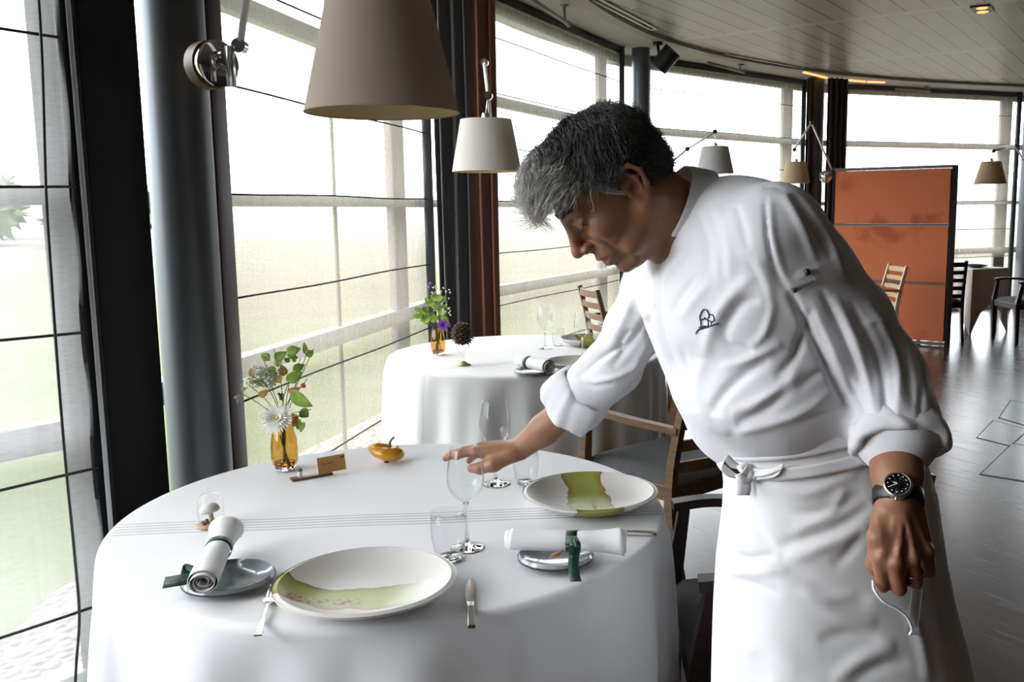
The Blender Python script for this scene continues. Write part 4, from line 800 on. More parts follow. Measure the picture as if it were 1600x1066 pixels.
def wall_lamp(pos, label, shade, arm, mount, mdir, r0=.18, r1=.122, h=.28, base=True):
    """pos: centre of the shade's lower rim; arm: joints from mount to the tip over the shade"""
    root = thing('wall_lamp', label, 'lamp', pos, 0, 'articulated wall lamps over the tables'); p0 = np.array(pos)
    m = MB(); m.lathe([(r0, 0), (r1, h)], 72, closed=False); m.f = m.f[:72]; m.m = m.m[:72]; m.build('lamp_shade', shade, root)
    m = MB(); m.lathe([(r0-.0015, .001), (r1-.0015, h-.001)], 72); m.f = m.f[:72]; m.m = m.m[:72]; m.build('shade_lining', 'shade_lining', root)
    for rr, z in ((r0, .0), (r1, h)): m = MB(); m.tube([(rr*math.cos(a_), rr*math.sin(a_), z) for a_ in np.linspace(0, 2*PI, 73)], .0016, 5, caps=False); m.build('shade_rim', shade, root)
    m = MB(); m.lathe([(.001, h-.045), (.02, h-.045), (.022, h-.04), (.022, h+.02), (.018, h+.035), (.001, h+.037)], 24)
    for k in range(3): m.bar((0, 0, h-.03), (r1*math.cos(k*2.09), r1*math.sin(k*2.09), h-.004), .004, .003)
    m.build('lamp_holder', 'alu', root)
    m = MB(); m.lathe([(.001, -.05), (.02, -.045), (.032, -.02), (.032, 0), (.02, .025), (.014, .04), (.001, .04)], 20, c=(0, 0, h-.075)); m.build('bulb', 'shade_white', root)
    J = [np.array(j)-p0 for j in arm]; tip = np.array([0, 0, h+.03])
    for i in range(len(J)-1):
        m = MB(); m.tube([J[i], J[i+1]], .011, 12); m.build('arm', 'alu_white', root)
        dd = (J[i+1]-J[i]); sd = np.array([0, 0, 1.])*.024; m = MB(); m.tube([J[i]+dd*.05+sd, J[i+1]-dd*.05+sd], .0022, 5); m.build('tension_wire', 'alu', root)
    for j in J: m = MB(); m.tube([j-np.array([.0, .018, 0]), j+np.array([.0, .018, 0])], .022, 16); m.build('joint', 'chrome', root, angle=40)
    m = MB(); m.tube([J[-1], tip], .004, 8); m.build('hanger', 'alu', root)
    if mount is not None:
        mt = np.array(mount)-p0; dv = np.array(mdir, float); dv /= np.linalg.norm(dv)
        m = MB(); m.tube([mt-dv*.06, mt-dv*.012], .074, 40); m.build('mount_block', 'oak' if base else 'alu', root, angle=40)
        m = MB(); m.tube([mt-dv*.012, mt-dv*.006, mt+dv*.012, mt+dv*.016], [.068, .072, .072, .066], 40); m.build('mount_disc', 'chrome', root, angle=40)
        m = MB(); m.tube([mt+dv*.01, mt+dv*.075+np.array([0, 0, -.03])], .006, 8); m.bar(mt+dv*.075+np.array([0, 0, -.075]), mt+dv*.075+np.array([0, 0, .045]), .024, .016, up=dv); m.tube([mt+dv*.075+np.array([0, 0, .04]), J[0]], .008, 8); m.build('mount_bracket', 'alu', root)
    return root
mt = W(338, 100, 2.98)
wall_lamp(W(598, 176, 2.25), 'largest wall lamp, taupe shade over the nearest table', 'shade_taupe', [W(375, 72, 2.96), W(400, -120, 2.8), W(600, -70, 2.28)], mt, (.80, -.60, 0), r0=.18, r1=.118, h=.264)
wall_lamp(W(761, 268, 4.9), 'white shaded wall lamp over the second table', 'shade_white', [W(767, 190, 6.0), W(757, 98, 5.4), W(763, 150, 4.92)], W(775, 215, 6.05), (-.2, -1, 0), r0=.18, r1=.132, h=.262)
wall_lamp(W(1117, 271, 9.0), 'grey shaded wall lamp above the man\'s collar, against the blinds', 'shade_grey', [W(1012, 285, 9.2), W(1074, 233, 9.1), W(1117, 206, 9.0)], None, None, r0=.18, r1=.125, h=.25)
wall_lamp(W(1243, 286, 11.0), 'tan shaded wall lamp with raised arm, left of orange partition', 'shade_tan', [W(1301, 268, 11.15), W(1268, 192, 11.1), W(1241, 234, 11.0)], W(1290, 276, 11.15), (-.3, -1, 0), r0=.165, r1=.118, h=.24, base=False)
wall_lamp(W(1547, 287, 10.7), 'tan shaded wall lamp at far right over the far table', 'shade_tan', [W(1606, 262, 12.5), W(1586, 228, 11.8), W(1552, 236, 10.7)], W(1616, 262, 12.5), (-.3, -1, 0), base=False, r0=.175, r1=.105, h=.245)
# ================================================================== the person: smooth surfaces grown from blended volumes
class Field:
    """blend of tapered volumes; each: (function, centre, bounding radius, blend, op)"""
    def __init__(s): s.L = []
    def cap(s, a, b, ra, rb, k=.01, op='+'):
        a = np.array(a, float); b = np.array(b, float); ab = b-a; q = ab@ab+1e-12
        def f(p):
            d = p-a; t = np.clip(d@ab/q, 0, 1); return np.sqrt(((d-t[:, None]*ab)**2).sum(1))-(ra+(rb-ra)*t)
        s.L.append((f, (a+b)/2, np.sqrt(q)/2+max(ra, rb), k, op)); return s
    def chain(s, pts, rs, k=.01, op='+'):
        for i in range(len(pts)-1): s.cap(pts[i], pts[i+1], rs[i], rs[i+1], k, op)
        return s
    def ell(s, c, r, R=None, k=.01, op='+'):
        c = np.array(c, float); r = np.array(r, float); R = np.eye(3) if R is None else np.asarray(R)
        def f(p):
            q = (p-c)@R; a = np.sqrt(((q/r)**2).sum(1)); b = np.sqrt(((q/r**2)**2).sum(1))+1e-9; return a*(a-1)/b
        s.L.append((f, c, r.max(), k, op)); return s
    def loft(s, C, A, B, S, Nn, k=.01, op='+', pw=2.0):
        """stack of elliptic sections: centres C, half widths A along S, half depths B along Nn"""
        C, A, B, S, Nn = [np.array(x, float) for x in (C, A, B, S, Nn)]; n = len(C)
        def f(p):
            best = np.full(len(p), 9.)
            for i in range(n-1):
                ab = C[i+1]-C[i]; t0 = (p-C[i])@ab/(ab@ab); t = np.clip(t0, 0, 1)[:, None]; c = C[i]+t*ab; d = p-c
                a = (A[i]+(A[i+1]-A[i])*t[:, 0]); b = (B[i]+(B[i+1]-B[i])*t[:, 0]); sd = S[i]+(S[i+1]-S[i])*t; nd = Nn[i]+(Nn[i+1]-Nn[i])*t
                u = (d*sd).sum(1)/a; v = (d*nd).sum(1)/b; ax = ab/np.sqrt(ab@ab); w = (d@ax)
                lim = t0 if i == 0 else np.maximum(t0, 0); m = np.minimum(a, b)
                rad = (np.abs(u)**pw+np.abs(v)**pw+1e-12)**(1/pw); out = np.where((t0 < 0) | (t0 > 1), np.abs(w)/m, 0)
                q = (np.sqrt(rad**2+out**2)-1)*m; best = np.minimum(best, q)
            return best
        c = C.mean(0); s.L.append((f, c, np.sqrt(((C-c)**2).sum(1)).max()+max(A.max(), B.max()), k, op)); return s
    def __call__(s, P, blk=None):
        v = np.full(len(P), .25)
        for f, c, R, k, op in s.L:
            if blk is not None and np.sqrt(((blk[0]-c)**2).sum())-R-blk[1] > .03+k: continue
            d = f(P)
            if op == '+':
                h = np.clip(.5+.5*(v-d)/k, 0, 1); v = v*(1-h)+d*h-k*h*(1-h)
            else:
                h = np.clip(.5-.5*(v+d)/k, 0, 1); v = v*(1-h)-d*h+k*h*(1-h)
        return v
def surface_nets(F, lo, hi, h, B=14):
    lo = np.array(lo, float); nb = np.ceil((np.array(hi)-lo)/(h*B)).astype(int); ii = np.stack(np.meshgrid(*[np.arange(n) for n in nb], indexing='ij'), -1).reshape(-1, 3)
    ctr = lo+(ii+.5)*B*h; rad = h*B*.87; keep = np.abs(F(ctr)) < rad*1.6+.012; ii = ii[keep]; M = 1 << 13
    gi = np.stack(np.meshgrid(*[np.arange(B+1)]*3, indexing='ij'), -1).reshape(-1, 3); key = lambda q: (q[..., 0].astype(np.int64)*M+q[..., 1])*M+q[..., 2]
    VK, VP, EK = [], [], []
    cor = np.array([(a, b, c) for a in (0, 1) for b in (0, 1) for c in (0, 1)]); edges = [(i, j) for i in range(8) for j in range(8) if i < j and np.abs(cor[i]-cor[j]).sum() == 1]
    for b in ii:
        g = gi+b*B; P = lo+g*h; v = F(P, (lo+(b+.5)*B*h, rad)).reshape(B+1, B+1, B+1)
        if v.min() > 0 or v.max() < 0: continue
        c8 = [v[a:B+a, b_:B+b_, c:B+c] for a, b_, c in cor]; neg = sum((c < 0).astype(int) for c in c8); act = np.argwhere((neg > 0) & (neg < 8))
        if len(act) == 0: continue
        cv = np.stack([c[tuple(act.T)] for c in c8], 1); acc = np.zeros((len(act), 3)); cnt = np.zeros(len(act))
        for i, j in edges:
            a, c = cv[:, i], cv[:, j]; x = (a < 0) != (c < 0); t = np.where(x, a/(a-c+1e-20), 0); acc += np.where(x[:, None], cor[i]+(cor[j]-cor[i])*t[:, None], 0); cnt += x
        VK.append(key(act+b*B)); VP.append(lo+(act+b*B+acc/cnt[:, None])*h)
        for ax in range(3):
            e = np.eye(3, dtype=int)[ax]; a = v[:B, :B, :B]; c = v[e[0]:B+e[0], e[1]:B+e[1], e[2]:B+e[2]]; w = np.argwhere((a < 0) != (c < 0))
            if len(w): EK.append(np.c_[w+b*B, np.full(len(w), ax), (a[tuple(w.T)] < 0)])
    VK = np.concatenate(VK); VP = np.concatenate(VP); o = np.argsort(VK); VK = VK[o]; VP = VP[o]; E = np.concatenate(EK); Fs = []
    for ax in range(3):
        e = E[E[:, 3] == ax]; u, w = np.eye(3, dtype=int)[(ax+1) % 3], np.eye(3, dtype=int)[(ax+2) % 3]; q = []
        for s_ in (np.zeros(3, int), -u, -u-w, -w): k = key(e[:, :3]+s_); p = np.searchsorted(VK, k); p = np.clip(p, 0, len(VK)-1); q.append(np.where(VK[p] == k, p, -1))
        q = np.stack(q, 1); ok = (q >= 0).all(1); q = q[ok]; fl = e[ok, 4] == 1; q[~fl] = q[~fl][:, ::-1]; Fs.append(q)
    return VP, np.concatenate(Fs)
def largest(V, Q):
    lab = np.arange(len(V))
    for _ in range(400):
        m = lab[Q].min(1); new = lab.copy()
        for i in range(4): np.minimum.at(new, Q[:, i], m)
        new = new[new]
        if (new == lab).all(): break
        lab = new
    u, c = np.unique(lab, return_counts=True); keep = lab == u[c.argmax()]; idx = np.cumsum(keep)-1
    return V[keep], idx[Q[keep[Q[:, 0]]]]
def vnormals(V, Q):
    n = np.cross(V[Q[:, 2]]-V[Q[:, 0]], V[Q[:, 3]]-V[Q[:, 1]]); N_ = np.zeros_like(V)
    for i in range(4): np.add.at(N_, Q[:, i], n)
    return N_/(np.linalg.norm(N_, axis=1)[:, None]+1e-12)
def smooth_v(V, Q, it=2, lam=.5):
    for _ in range(it):
        A = np.zeros_like(V); c = np.zeros(len(V))
        for i in range(4):
            for j in ((i+1) % 4, (i-1) % 4): np.add.at(A, Q[:, i], V[Q[:, j]]); np.add.at(c, Q[:, i], 1)
        V = V+(A/np.maximum(c, 1)[:, None]-V)*lam
    return V
def np_mesh(name, V, Q, m, parent, col=None, flat=False):
    me = bpy.data.meshes.new(name); me.vertices.add(len(V)); me.vertices.foreach_set('co', V.astype(np.float32).ravel())
    me.loops.add(Q.size); me.loops.foreach_set('vertex_index', Q.ravel().astype(np.int32)); k = Q.shape[1]
    me.polygons.add(len(Q)); me.polygons.foreach_set('loop_start', np.arange(0, Q.size, k, dtype=np.int32)); me.polygons.foreach_set('use_smooth', np.ones(len(Q), bool))
    me.update(calc_edges=True); me.materials.append(MATS[m])
    if col is not None:
        a = me.color_attributes.new('tone', 'FLOAT_COLOR', 'POINT'); a.data.foreach_set('color', np.c_[col, np.ones(len(V))].astype(np.float32).ravel())
    ob = bpy.data.objects.new(name, me); COL.objects.link(ob)
    if parent is not None: ob.parent = parent
    return ob
def pdist(P, poly):
    """distance of image points to a polyline, and the fraction along it"""
    best = np.full(len(P), 1e9); fr = np.zeros(len(P)); poly = np.array(poly, float); seg = np.linalg.norm(np.diff(poly, axis=0), axis=1); tot = seg.sum(); acc = 0
    for i in range(len(poly)-1):
        ab = poly[i+1]-poly[i]; t = np.clip((P-poly[i])@ab/(ab@ab+1e-9), 0, 1); d = np.sqrt(((P-poly[i]-t[:, None]*ab)**2).sum(1)); m = d < best; best[m] = d[m]; fr[m] = (acc+t[m]*seg[i])/tot; acc += seg[i]
    return best, fr
def sculpt(V, Nn, strokes):
    P = PX(V); view = V-np.array([0, 0, CZ]); fac = -(Nn*view).sum(1)/np.linalg.norm(view, axis=1); front = np.clip((fac+.05)/.25, 0, 1); D = np.zeros(len(V))
    for poly, w, amp in strokes:
        poly = spline(np.c_[np.array(poly, float), np.zeros(len(poly))], 4)[:, :2] if len(poly) > 2 else np.array(poly, float); d, fr = pdist(P, poly)
        D += amp*.001*np.exp(-(d/w)**2)*np.clip(np.sin(PI*np.clip(fr, .0, 1))**.5, .0, 1)
    return V+Nn*(D*front)[:, None]
nz = lambda v: np.array(v, float)/np.linalg.norm(v)
PERSON = thing('person', 'grey-haired person in white jacket and apron bending over the nearest table', 'person', (.42, 1.52, 0))
PB = np.array([.42, 1.52, 0.])
# ---------- pose
YO = .03
SH_N, EL_N, WR_N = W(1208, 370, 1.35), W(1374, 592, 1.385), W(1403, 782, 1.225+YO)
SH_F, EL_F, WR_F = W(1026, 446, 1.66), W(958, 574, 1.90), W(812, 702, 2.0)
hips, waist, mid, chest, upper, neckb = W(1290, 790, 1.51), W(1262, 700, 1.51), W(1218, 590, 1.50), W(1160, 470, 1.50), W(1122, 385, 1.50), W(1082, 345, 1.50)
sL = nz(SH_N-SH_F); up_t = nz(upper-waist); fr_c = nz(np.cross(sL, up_t)); sH = nz([.62, -.78, 0]); fr_h = nz([-.78, -.62, 0])
# ---------- head frame
pit, yaw = math.radians(46), math.radians(10)
hf = np.array([-math.cos(pit)*math.cos(yaw), -math.cos(pit)*math.sin(yaw), -math.sin(pit)]); hl0 = np.array([math.sin(yaw), -math.cos(yaw), 0]); hu = np.cross(hf, hl0); hl = hl0
HC = W(957, 290, 1.47); HR = np.stack([hf, hl, hu], 1)      # columns: forward, left, up
def H(x, y, z): return HC+HR@np.array([x, y, z])*.01
def head_field(F):
    e = lambda c, r, k=.01, op='+', R=None: F.ell(H(*c), np.array(r)*.01, HR if R is None else R, k, op)
    e((-.5, 0, 3.0), (8.9, 7.3, 8.0), .01); e((3.2, 0, 3.4), (5.6, 6.2, 5.6), .02); e((2.8, 0, -3.0), (5.4, 5.7, 6.6), .02); e((2.0, 0, -6.4), (5.2, 5.1, 4.0), .02)
    for s in (-1, 1):
        F.cap(H(-1.8, s*5.4, -4.5), H(5.6, s*2.0, -10.0), .019, .016, .016)
        e((5.9, s*3.9, -2.9), (2.6, 2.0, 2.2), .024)
        F.cap(H(8.55, s*1.0, 1.9), H(7.0, s*4.5, 1.8), .0085, .0075, .012)
        e((9.4, s*3.1, -.05), (1.55, 1.8, 1.15), .011, '-')
        e((7.55, s*3.2, .0), (1.35, 1.45, 1.25), .003)
        F.cap(H(8.72, s*1.8, .45), H(8.1, s*4.6, .15), .0030, .0030, .004); F.cap(H(8.6, s*1.7, -.75), H(7.95, s*4.4, -.8), .0032, .0030, .005)
    e((7.9, 0, -.6), (2.0, 1.25, 3.6), .010); e((7.2, 0, -6.2), (2.5, 3.2, 2.9), .014); e((7.0, 0, -10.0), (1.8, 2.2, 1.5), .012)
    F.cap(H(8.7, 0, 1.5), H(11.0, 0, -2.6), .0065, .0090, .009); e((11.2, 0, -3.2), (1.15, 1.15, .95), .006)
    for s in (-1, 1): e((9.9, s*1.25, -3.7), (1.15, .75, .80), .005); e((10.3, s*.75, -4.35), (.55, .30, .30), .003, '-')
    F.cap(H(10.2, 0, -3.9), H(9.3, 0, -5.0), .005, .004, .006)
    F.chain([H(8.4, -2.5, -6.7), H(9.35, -1.2, -6.15), H(9.6, 0, -6.2), H(9.35, 1.2, -6.15), H(8.4, 2.5, -6.7)], [.0025, .0045, .0045, .0045, .0025], .005)
    F.chain([H(8.2, -2.3, -7.1), H(8.95, -1.0, -7.75), H(9.1, 0, -7.8), H(8.95, 1.0, -7.75), H(8.2, 2.3, -7.1)], [.0025, .0050, .0055, .0050, .0025], .005)
    F.chain([H(8.9, -2.3, -6.9), H(10.0, 0, -6.98), H(8.9, 2.3, -6.9)], [.0014, .0026, .0014], .003, '-')
    for s in (-1, 1):   # cheek folds, jowl, temple, neck cord, ears
        F.chain([H(9.6, s*2.0, -3.8), H(8.6, s*3.2, -5.6), H(7.4, s*3.7, -8.0)], [.0016, .0022, .0012], .006, '-')
        e((4.0, s*4.6, -7.6), (2.6, 1.5, 2.0), .014)
        q = [(-.2, 7.0, -4.6), (-1.2, 7.55, -4.2), (-2.6, 8.3, -2.2), (-3.1, 8.6, -.2), (-2.3, 8.5, 1.5), (-.8, 8.0, 1.9), (.3, 7.3, 1.0), (.5, 6.9, -.4)]
        F.chain([H(a, s*b_, c) for a, b_, c in q], [.0055, .0050, .0040, .0040, .0040, .0038, .0036, .0030], .004)
        e((-1.0, s*7.5, -1.0), (1.9, .38, 3.0), .004); F.chain([H(-1.5, s*8.0, -2.6), H(-1.9, s*8.3, -.6), H(-1.2, s*8.1, .9)], [.0030, .0034, .0026], .003)
        e((-.55, s*8.0, -1.4), (.75, .65, 1.1), .003, '-'); F.cap(H(.35, s*7.1, -1.9), H(.35, s*7.2, -1.1), .0036, .003, .003)
    F.cap(H(-2.6, 0, -5.6), neckb+np.array([.02, 0, -.03]), .056, .062, .03); F.cap(H(1.5, 0, -8.0), neckb+fr_c*.03+np.array([-.02, 0, -.02]), .028, .034, .03)
    F.cap(H(-1.5, 5.5, -4.5), neckb+fr_c*.05, .012, .012, .025)
def finger(F, pts, rs, k=.004): F.chain(pts, rs, k)
def body_field():
    F = Field(); head_field(F)
    F.loft([hips, waist, mid, chest, upper], [.13, .12, .14, .155, .13], [.09, .085, .10, .105, .08], [sH, sH, nz(sH+sL), sL, sL], [fr_h, fr_h, nz(fr_h+fr_c), fr_c, fr_c], .03)
    F.cap(SH_N, SH_F, .05, .05, .05)
    F.chain([SH_N, W(1305, 475, 1.37), EL_N, W(1397, 680, 1.325), W(1402, 740, 1.283), WR_N], [.050, .046, .040, .041, .033, .0275], .02)
    F.chain([SH_F, EL_F, W(905, 622, 1.935), W(850, 672, 1.975), WR_F], [.048, .040, .038, .031, .025], .02)
    for s in (-1, 1):
        hp = hips+sH*s*.085+np.array([0, 0, -.05]); kn = hp+np.array([-.02, 0, -.42]); kn[2] = .50; an = np.array([kn[0]+.04, kn[1], .09]); F.chain([hp, kn, an], [.078, .052, .036], .03); F.cap(an, an+np.array([-.12, -.05, -.05]), .034, .028, .02)
    # near (left) hand, half closed, back of the hand to the camera
    w = WR_N; K = [W(1376, 872, 1.195+YO), W(1399, 880, 1.185+YO), W(1425, 874, 1.190+YO), W(1447, 862, 1.205+YO)]
    Pp = [W(1379, 915, 1.205+YO), W(1405, 920, 1.200+YO), W(1431, 909, 1.205+YO), W(1452, 893, 1.215+YO)]; Dd = [W(1386, 905, 1.232+YO), W(1408, 908, 1.230+YO), W(1431, 897, 1.232+YO), W(1450, 884, 1.238+YO)]; Tt = [W(1390, 882, 1.240+YO), W(1410, 886, 1.238+YO), W(1430, 880, 1.238+YO), W(1447, 870, 1.242+YO)]
    for i in range(4):
        wb = w+(K[i]-K[1])*.45+np.array([0, .002, -.005]); F.cap(wb, K[i]+np.array([0, .006, 0]), .0165, .0125, .010)
        F.chain([K[i], Pp[i], Dd[i], Tt[i]], [[.0112, .0115, .0110, .0100][i], [.0098, .0102, .0098, .0085][i], .0088, .0078], .0035); F.ell(K[i]+np.array([0, -.004, .001]), (.0095, .0075, .010), None, .005)
        F.cap(w+(K[i]-K[1])*.25+np.array([0, -.022, -.012]), K[i]+np.array([0, -.008, .006]), .0026, .0034, .008)
    F.chain([w+np.array([-.018, .004, -.02]), W(1372, 840, 1.205+YO), W(1367, 880, 1.225+YO), W(1376, 905, 1.245+YO)], [.016, .0135, .0115, .010], .010)
    # far (right) hand, palm down over the glasses, thumb towards the camera
    w = WR_F; d = nz(W(700, 710, 2.05)-w); sd = np.array([0, 1., 0]); sd = nz(sd-d*(sd@d)); nn = nz(np.cross(d, sd)); nn = nn*np.sign(nn[2])
    for i, (oy, ln, dr) in enumerate(((-.030, .074, 0), (-.010, .082, .0), (.010, .078, .002), (.029, .062, .006))):
        kn = w+d*(.092-.004*i)+sd*oy+nn*(.012-.004*abs(i-1)); F.cap(w+sd*oy*.55+d*.005, kn, .0175, .0125, .012)
        a1 = kn+d*ln*.48+nn*(.001-.004*i)+sd*oy*.12; a2 = a1+d*ln*.30-nn*(.004+dr); a3 = a2+d*ln*.22-nn*(.005+dr); F.chain([kn, a1, a2, a3], [.0108, .0092, .0082, .0072], .0035)
        F.ell(kn+nn*.004, (.010, .009, .007), None, .006)
    F.chain([w+d*.012-sd*.022-nn*.006, w+d*.050-sd*.040-nn*.020, w+d*.082-sd*.042-nn*.026, w+d*.106-sd*.036-nn*.026], [.0175, .0150, .0120, .0100], .010); F.ell(w+d*.05-nn*.006, (.04, .034, .016), None, .012)
    return F, (K, Pp, d, sd, nn)
import time as _t; _t0 = _t.time()
BF, HANDINFO = body_field()
V, Q = surface_nets(BF, (-.35, 1.0, .0), (.75, 2.25, 1.72), .0026); V, Q = largest(V, Q); V = smooth_v(V, Q, 2, .5); Nn = vnormals(V, Q)
# skin: small forms that are too fine for the volumes
V = sculpt(V, Nn, [([(1370, 800), (1378, 850), (1376, 868)], 4, .9), ([(1412, 800), (1420, 832), (1408, 850), (1402, 872)], 3, 1.5), ([(1395, 800), (1398, 860)], 5, .8), ([(1428, 812), (1436, 860)], 4, .8),
                   ([(870, 322), (884, 326), (896, 320)], 2.2, -.9), ([(868, 314), (882, 318), (894, 312)], 2, -.7), ([(905, 345), (914, 352), (922, 350)], 2.5, -1.2), ([(912, 338), (922, 342), (930, 338)], 2, -.9), ([(918, 330), (930, 332)], 2, -.8),
                   ([(925, 370), (945, 378), (962, 390), (972, 402)], 3, -1.6), ([(930, 366), (952, 374), (970, 388)], 4, .9), ([(1000, 370), (1010, 390), (1004, 402)], 5, -1.2), ([(1030, 330), (1040, 360)], 6, -1)])
Lh = (V-HC)@HR*100; g = lambda c, r: np.exp(-(((Lh-np.array(c))/np.array(r))**2).sum(1))
isface = g((2, 0, -1), (12, 9, 12)) > .05
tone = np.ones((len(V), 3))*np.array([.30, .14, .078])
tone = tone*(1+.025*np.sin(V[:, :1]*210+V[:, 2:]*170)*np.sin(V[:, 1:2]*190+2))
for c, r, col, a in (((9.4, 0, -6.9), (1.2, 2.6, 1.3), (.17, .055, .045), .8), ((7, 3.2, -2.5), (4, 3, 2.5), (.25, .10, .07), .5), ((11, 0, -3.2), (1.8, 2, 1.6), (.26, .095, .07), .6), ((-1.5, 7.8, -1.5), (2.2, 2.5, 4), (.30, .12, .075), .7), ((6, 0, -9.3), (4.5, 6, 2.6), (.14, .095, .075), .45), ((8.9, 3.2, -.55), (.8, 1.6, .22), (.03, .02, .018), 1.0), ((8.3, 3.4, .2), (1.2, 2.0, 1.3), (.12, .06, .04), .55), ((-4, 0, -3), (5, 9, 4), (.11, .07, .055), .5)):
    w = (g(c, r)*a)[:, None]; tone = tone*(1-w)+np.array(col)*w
for kk in HANDINFO[0]+HANDINFO[1]:
    w = (np.exp(-((V-kk)**2).sum(1)/.011**2)*.45)[:, None]; tone = tone*(1-w)+np.array([.22, .085, .06])*w
m, t, b = nodes('skin'); at = N(t, 'ShaderNodeAttribute'); at.attribute_name = 'tone'; t.links.new(at.outputs['Color'], b.inputs['Base Color']); setp(b, rough=.46, sss=.12, spec=.4); b.inputs['Subsurface Radius'].default_value = (.012, .005, .003)
n = N(t, 'ShaderNodeTexNoise'); n.inputs['Scale'].default_value = 700; tc = N(t, 'ShaderNodeTexCoord'); t.links.new(tc.outputs['Object'], n.inputs['Vector']); bp = N(t, 'ShaderNodeBump'); bp.inputs['Strength'].default_value = .25; bp.inputs['Distance'].default_value = .0006; t.links.new(n.outputs[0], bp.inputs['Height']); t.links.new(bp.outputs[0], b.inputs['Normal'])
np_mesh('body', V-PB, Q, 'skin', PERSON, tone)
print('body', len(V), round(_t.time()-_t0, 1))
mat('ring_gold', (.6, .5, .35), rough=.2, metal=1)
mk = HANDINFO[0][2]*.42+HANDINFO[1][2]*.58; rd = nz(HANDINFO[1][2]-HANDINFO[0][2]); r1_ = nz(np.cross(rd, [0, 1., 0])); r2_ = np.cross(rd, r1_); m = MB(); m.tube([mk-PB+(r1_*math.cos(a)+r2_*math.sin(a))*.0118 for a in np.linspace(0, 2*PI, 33)], .0014, 6, caps=False); m.build('finger_ring', 'ring_gold', PERSON)
def crumple(name, scale, dist, st):
    t = MATS[name].node_tree; b = t.nodes['Principled BSDF']; old = b.inputs['Normal'].links[0].from_socket if b.inputs['Normal'].links else None
    tc = N(t, 'ShaderNodeTexCoord'); n = N(t, 'ShaderNodeTexNoise'); n.inputs['Scale'].default_value = scale; n.inputs['Detail'].default_value = 1.2; n.inputs['Distortion'].default_value = .25; t.links.new(tc.outputs['Object'], n.inputs['Vector'])
    bp = N(t, 'ShaderNodeBump'); bp.inputs['Strength'].default_value = st; bp.inputs['Distance'].default_value = dist; t.links.new(n.outputs[0], bp.inputs['Height'])
    if old: t.links.new(old, bp.inputs['Normal'])
    t.links.new(bp.outputs[0], b.inputs['Normal'])
# ---------- nails
mat('nail', (.52, .30, .24), rough=.25)
# ---------- jacket
mat('jacket_cloth', (.76, .76, .79), rough=.85, bump=.15, bscale=900, bdist=.0003, sheen=.1)
JF = Field()
JF.loft([hips+np.array([0, 0, .03]), waist, mid, chest, upper+up_t*.0], [.115, .138, .180, .188, .140], [.088, .102, .146, .145, .090], [sH, sH, nz(sH+sL), sL, sL], [fr_h, fr_h, nz(fr_h+fr_c), fr_c, fr_c], .03, pw=2.3)
JF.ell(W(1188, 618, 1.46), (.122, .13, .070), None, .045)
JF.cap(W(1130, 385, 1.50), SH_N, .085, .073, .05); JF.cap(W(1120, 395, 1.52), SH_F, .082, .058, .05); JF.ell(W(1165, 358, 1.50), (.095, .12, .070), None, .05)
JF.chain([SH_N, W(1262, 426, 1.355), W(1318, 504, 1.375), EL_N, W(1397, 660, 1.335), W(1401, 688, 1.32)], [.071, .064, .067, .068, .063, .056], .022)
JF.chain([SH_F, W(993, 512, 1.78), EL_F, W(905, 622, 1.935), W(893, 634, 1.94)], [.058, .056, .058, .056, .052], .022)
JF.cap(H(-2.6, 0, -5.6), W(1083, 341, 1.50), .075, .062, .006, '-')
V, Q = surface_nets(JF, (-.15, 1.05, .86), (.72, 2.15, 1.65), .0046); V, Q = largest(V, Q); V = smooth_v(V, Q, 3, .5); Nn = vnormals(V, Q)
ww = .0016*(np.sin(V[:, 0]*46+3*np.sin(V[:, 2]*17)+V[:, 1]*12)*np.sin(V[:, 2]*33+2*np.sin(V[:, 1]*21))); V = V+Nn*ww[:, None]
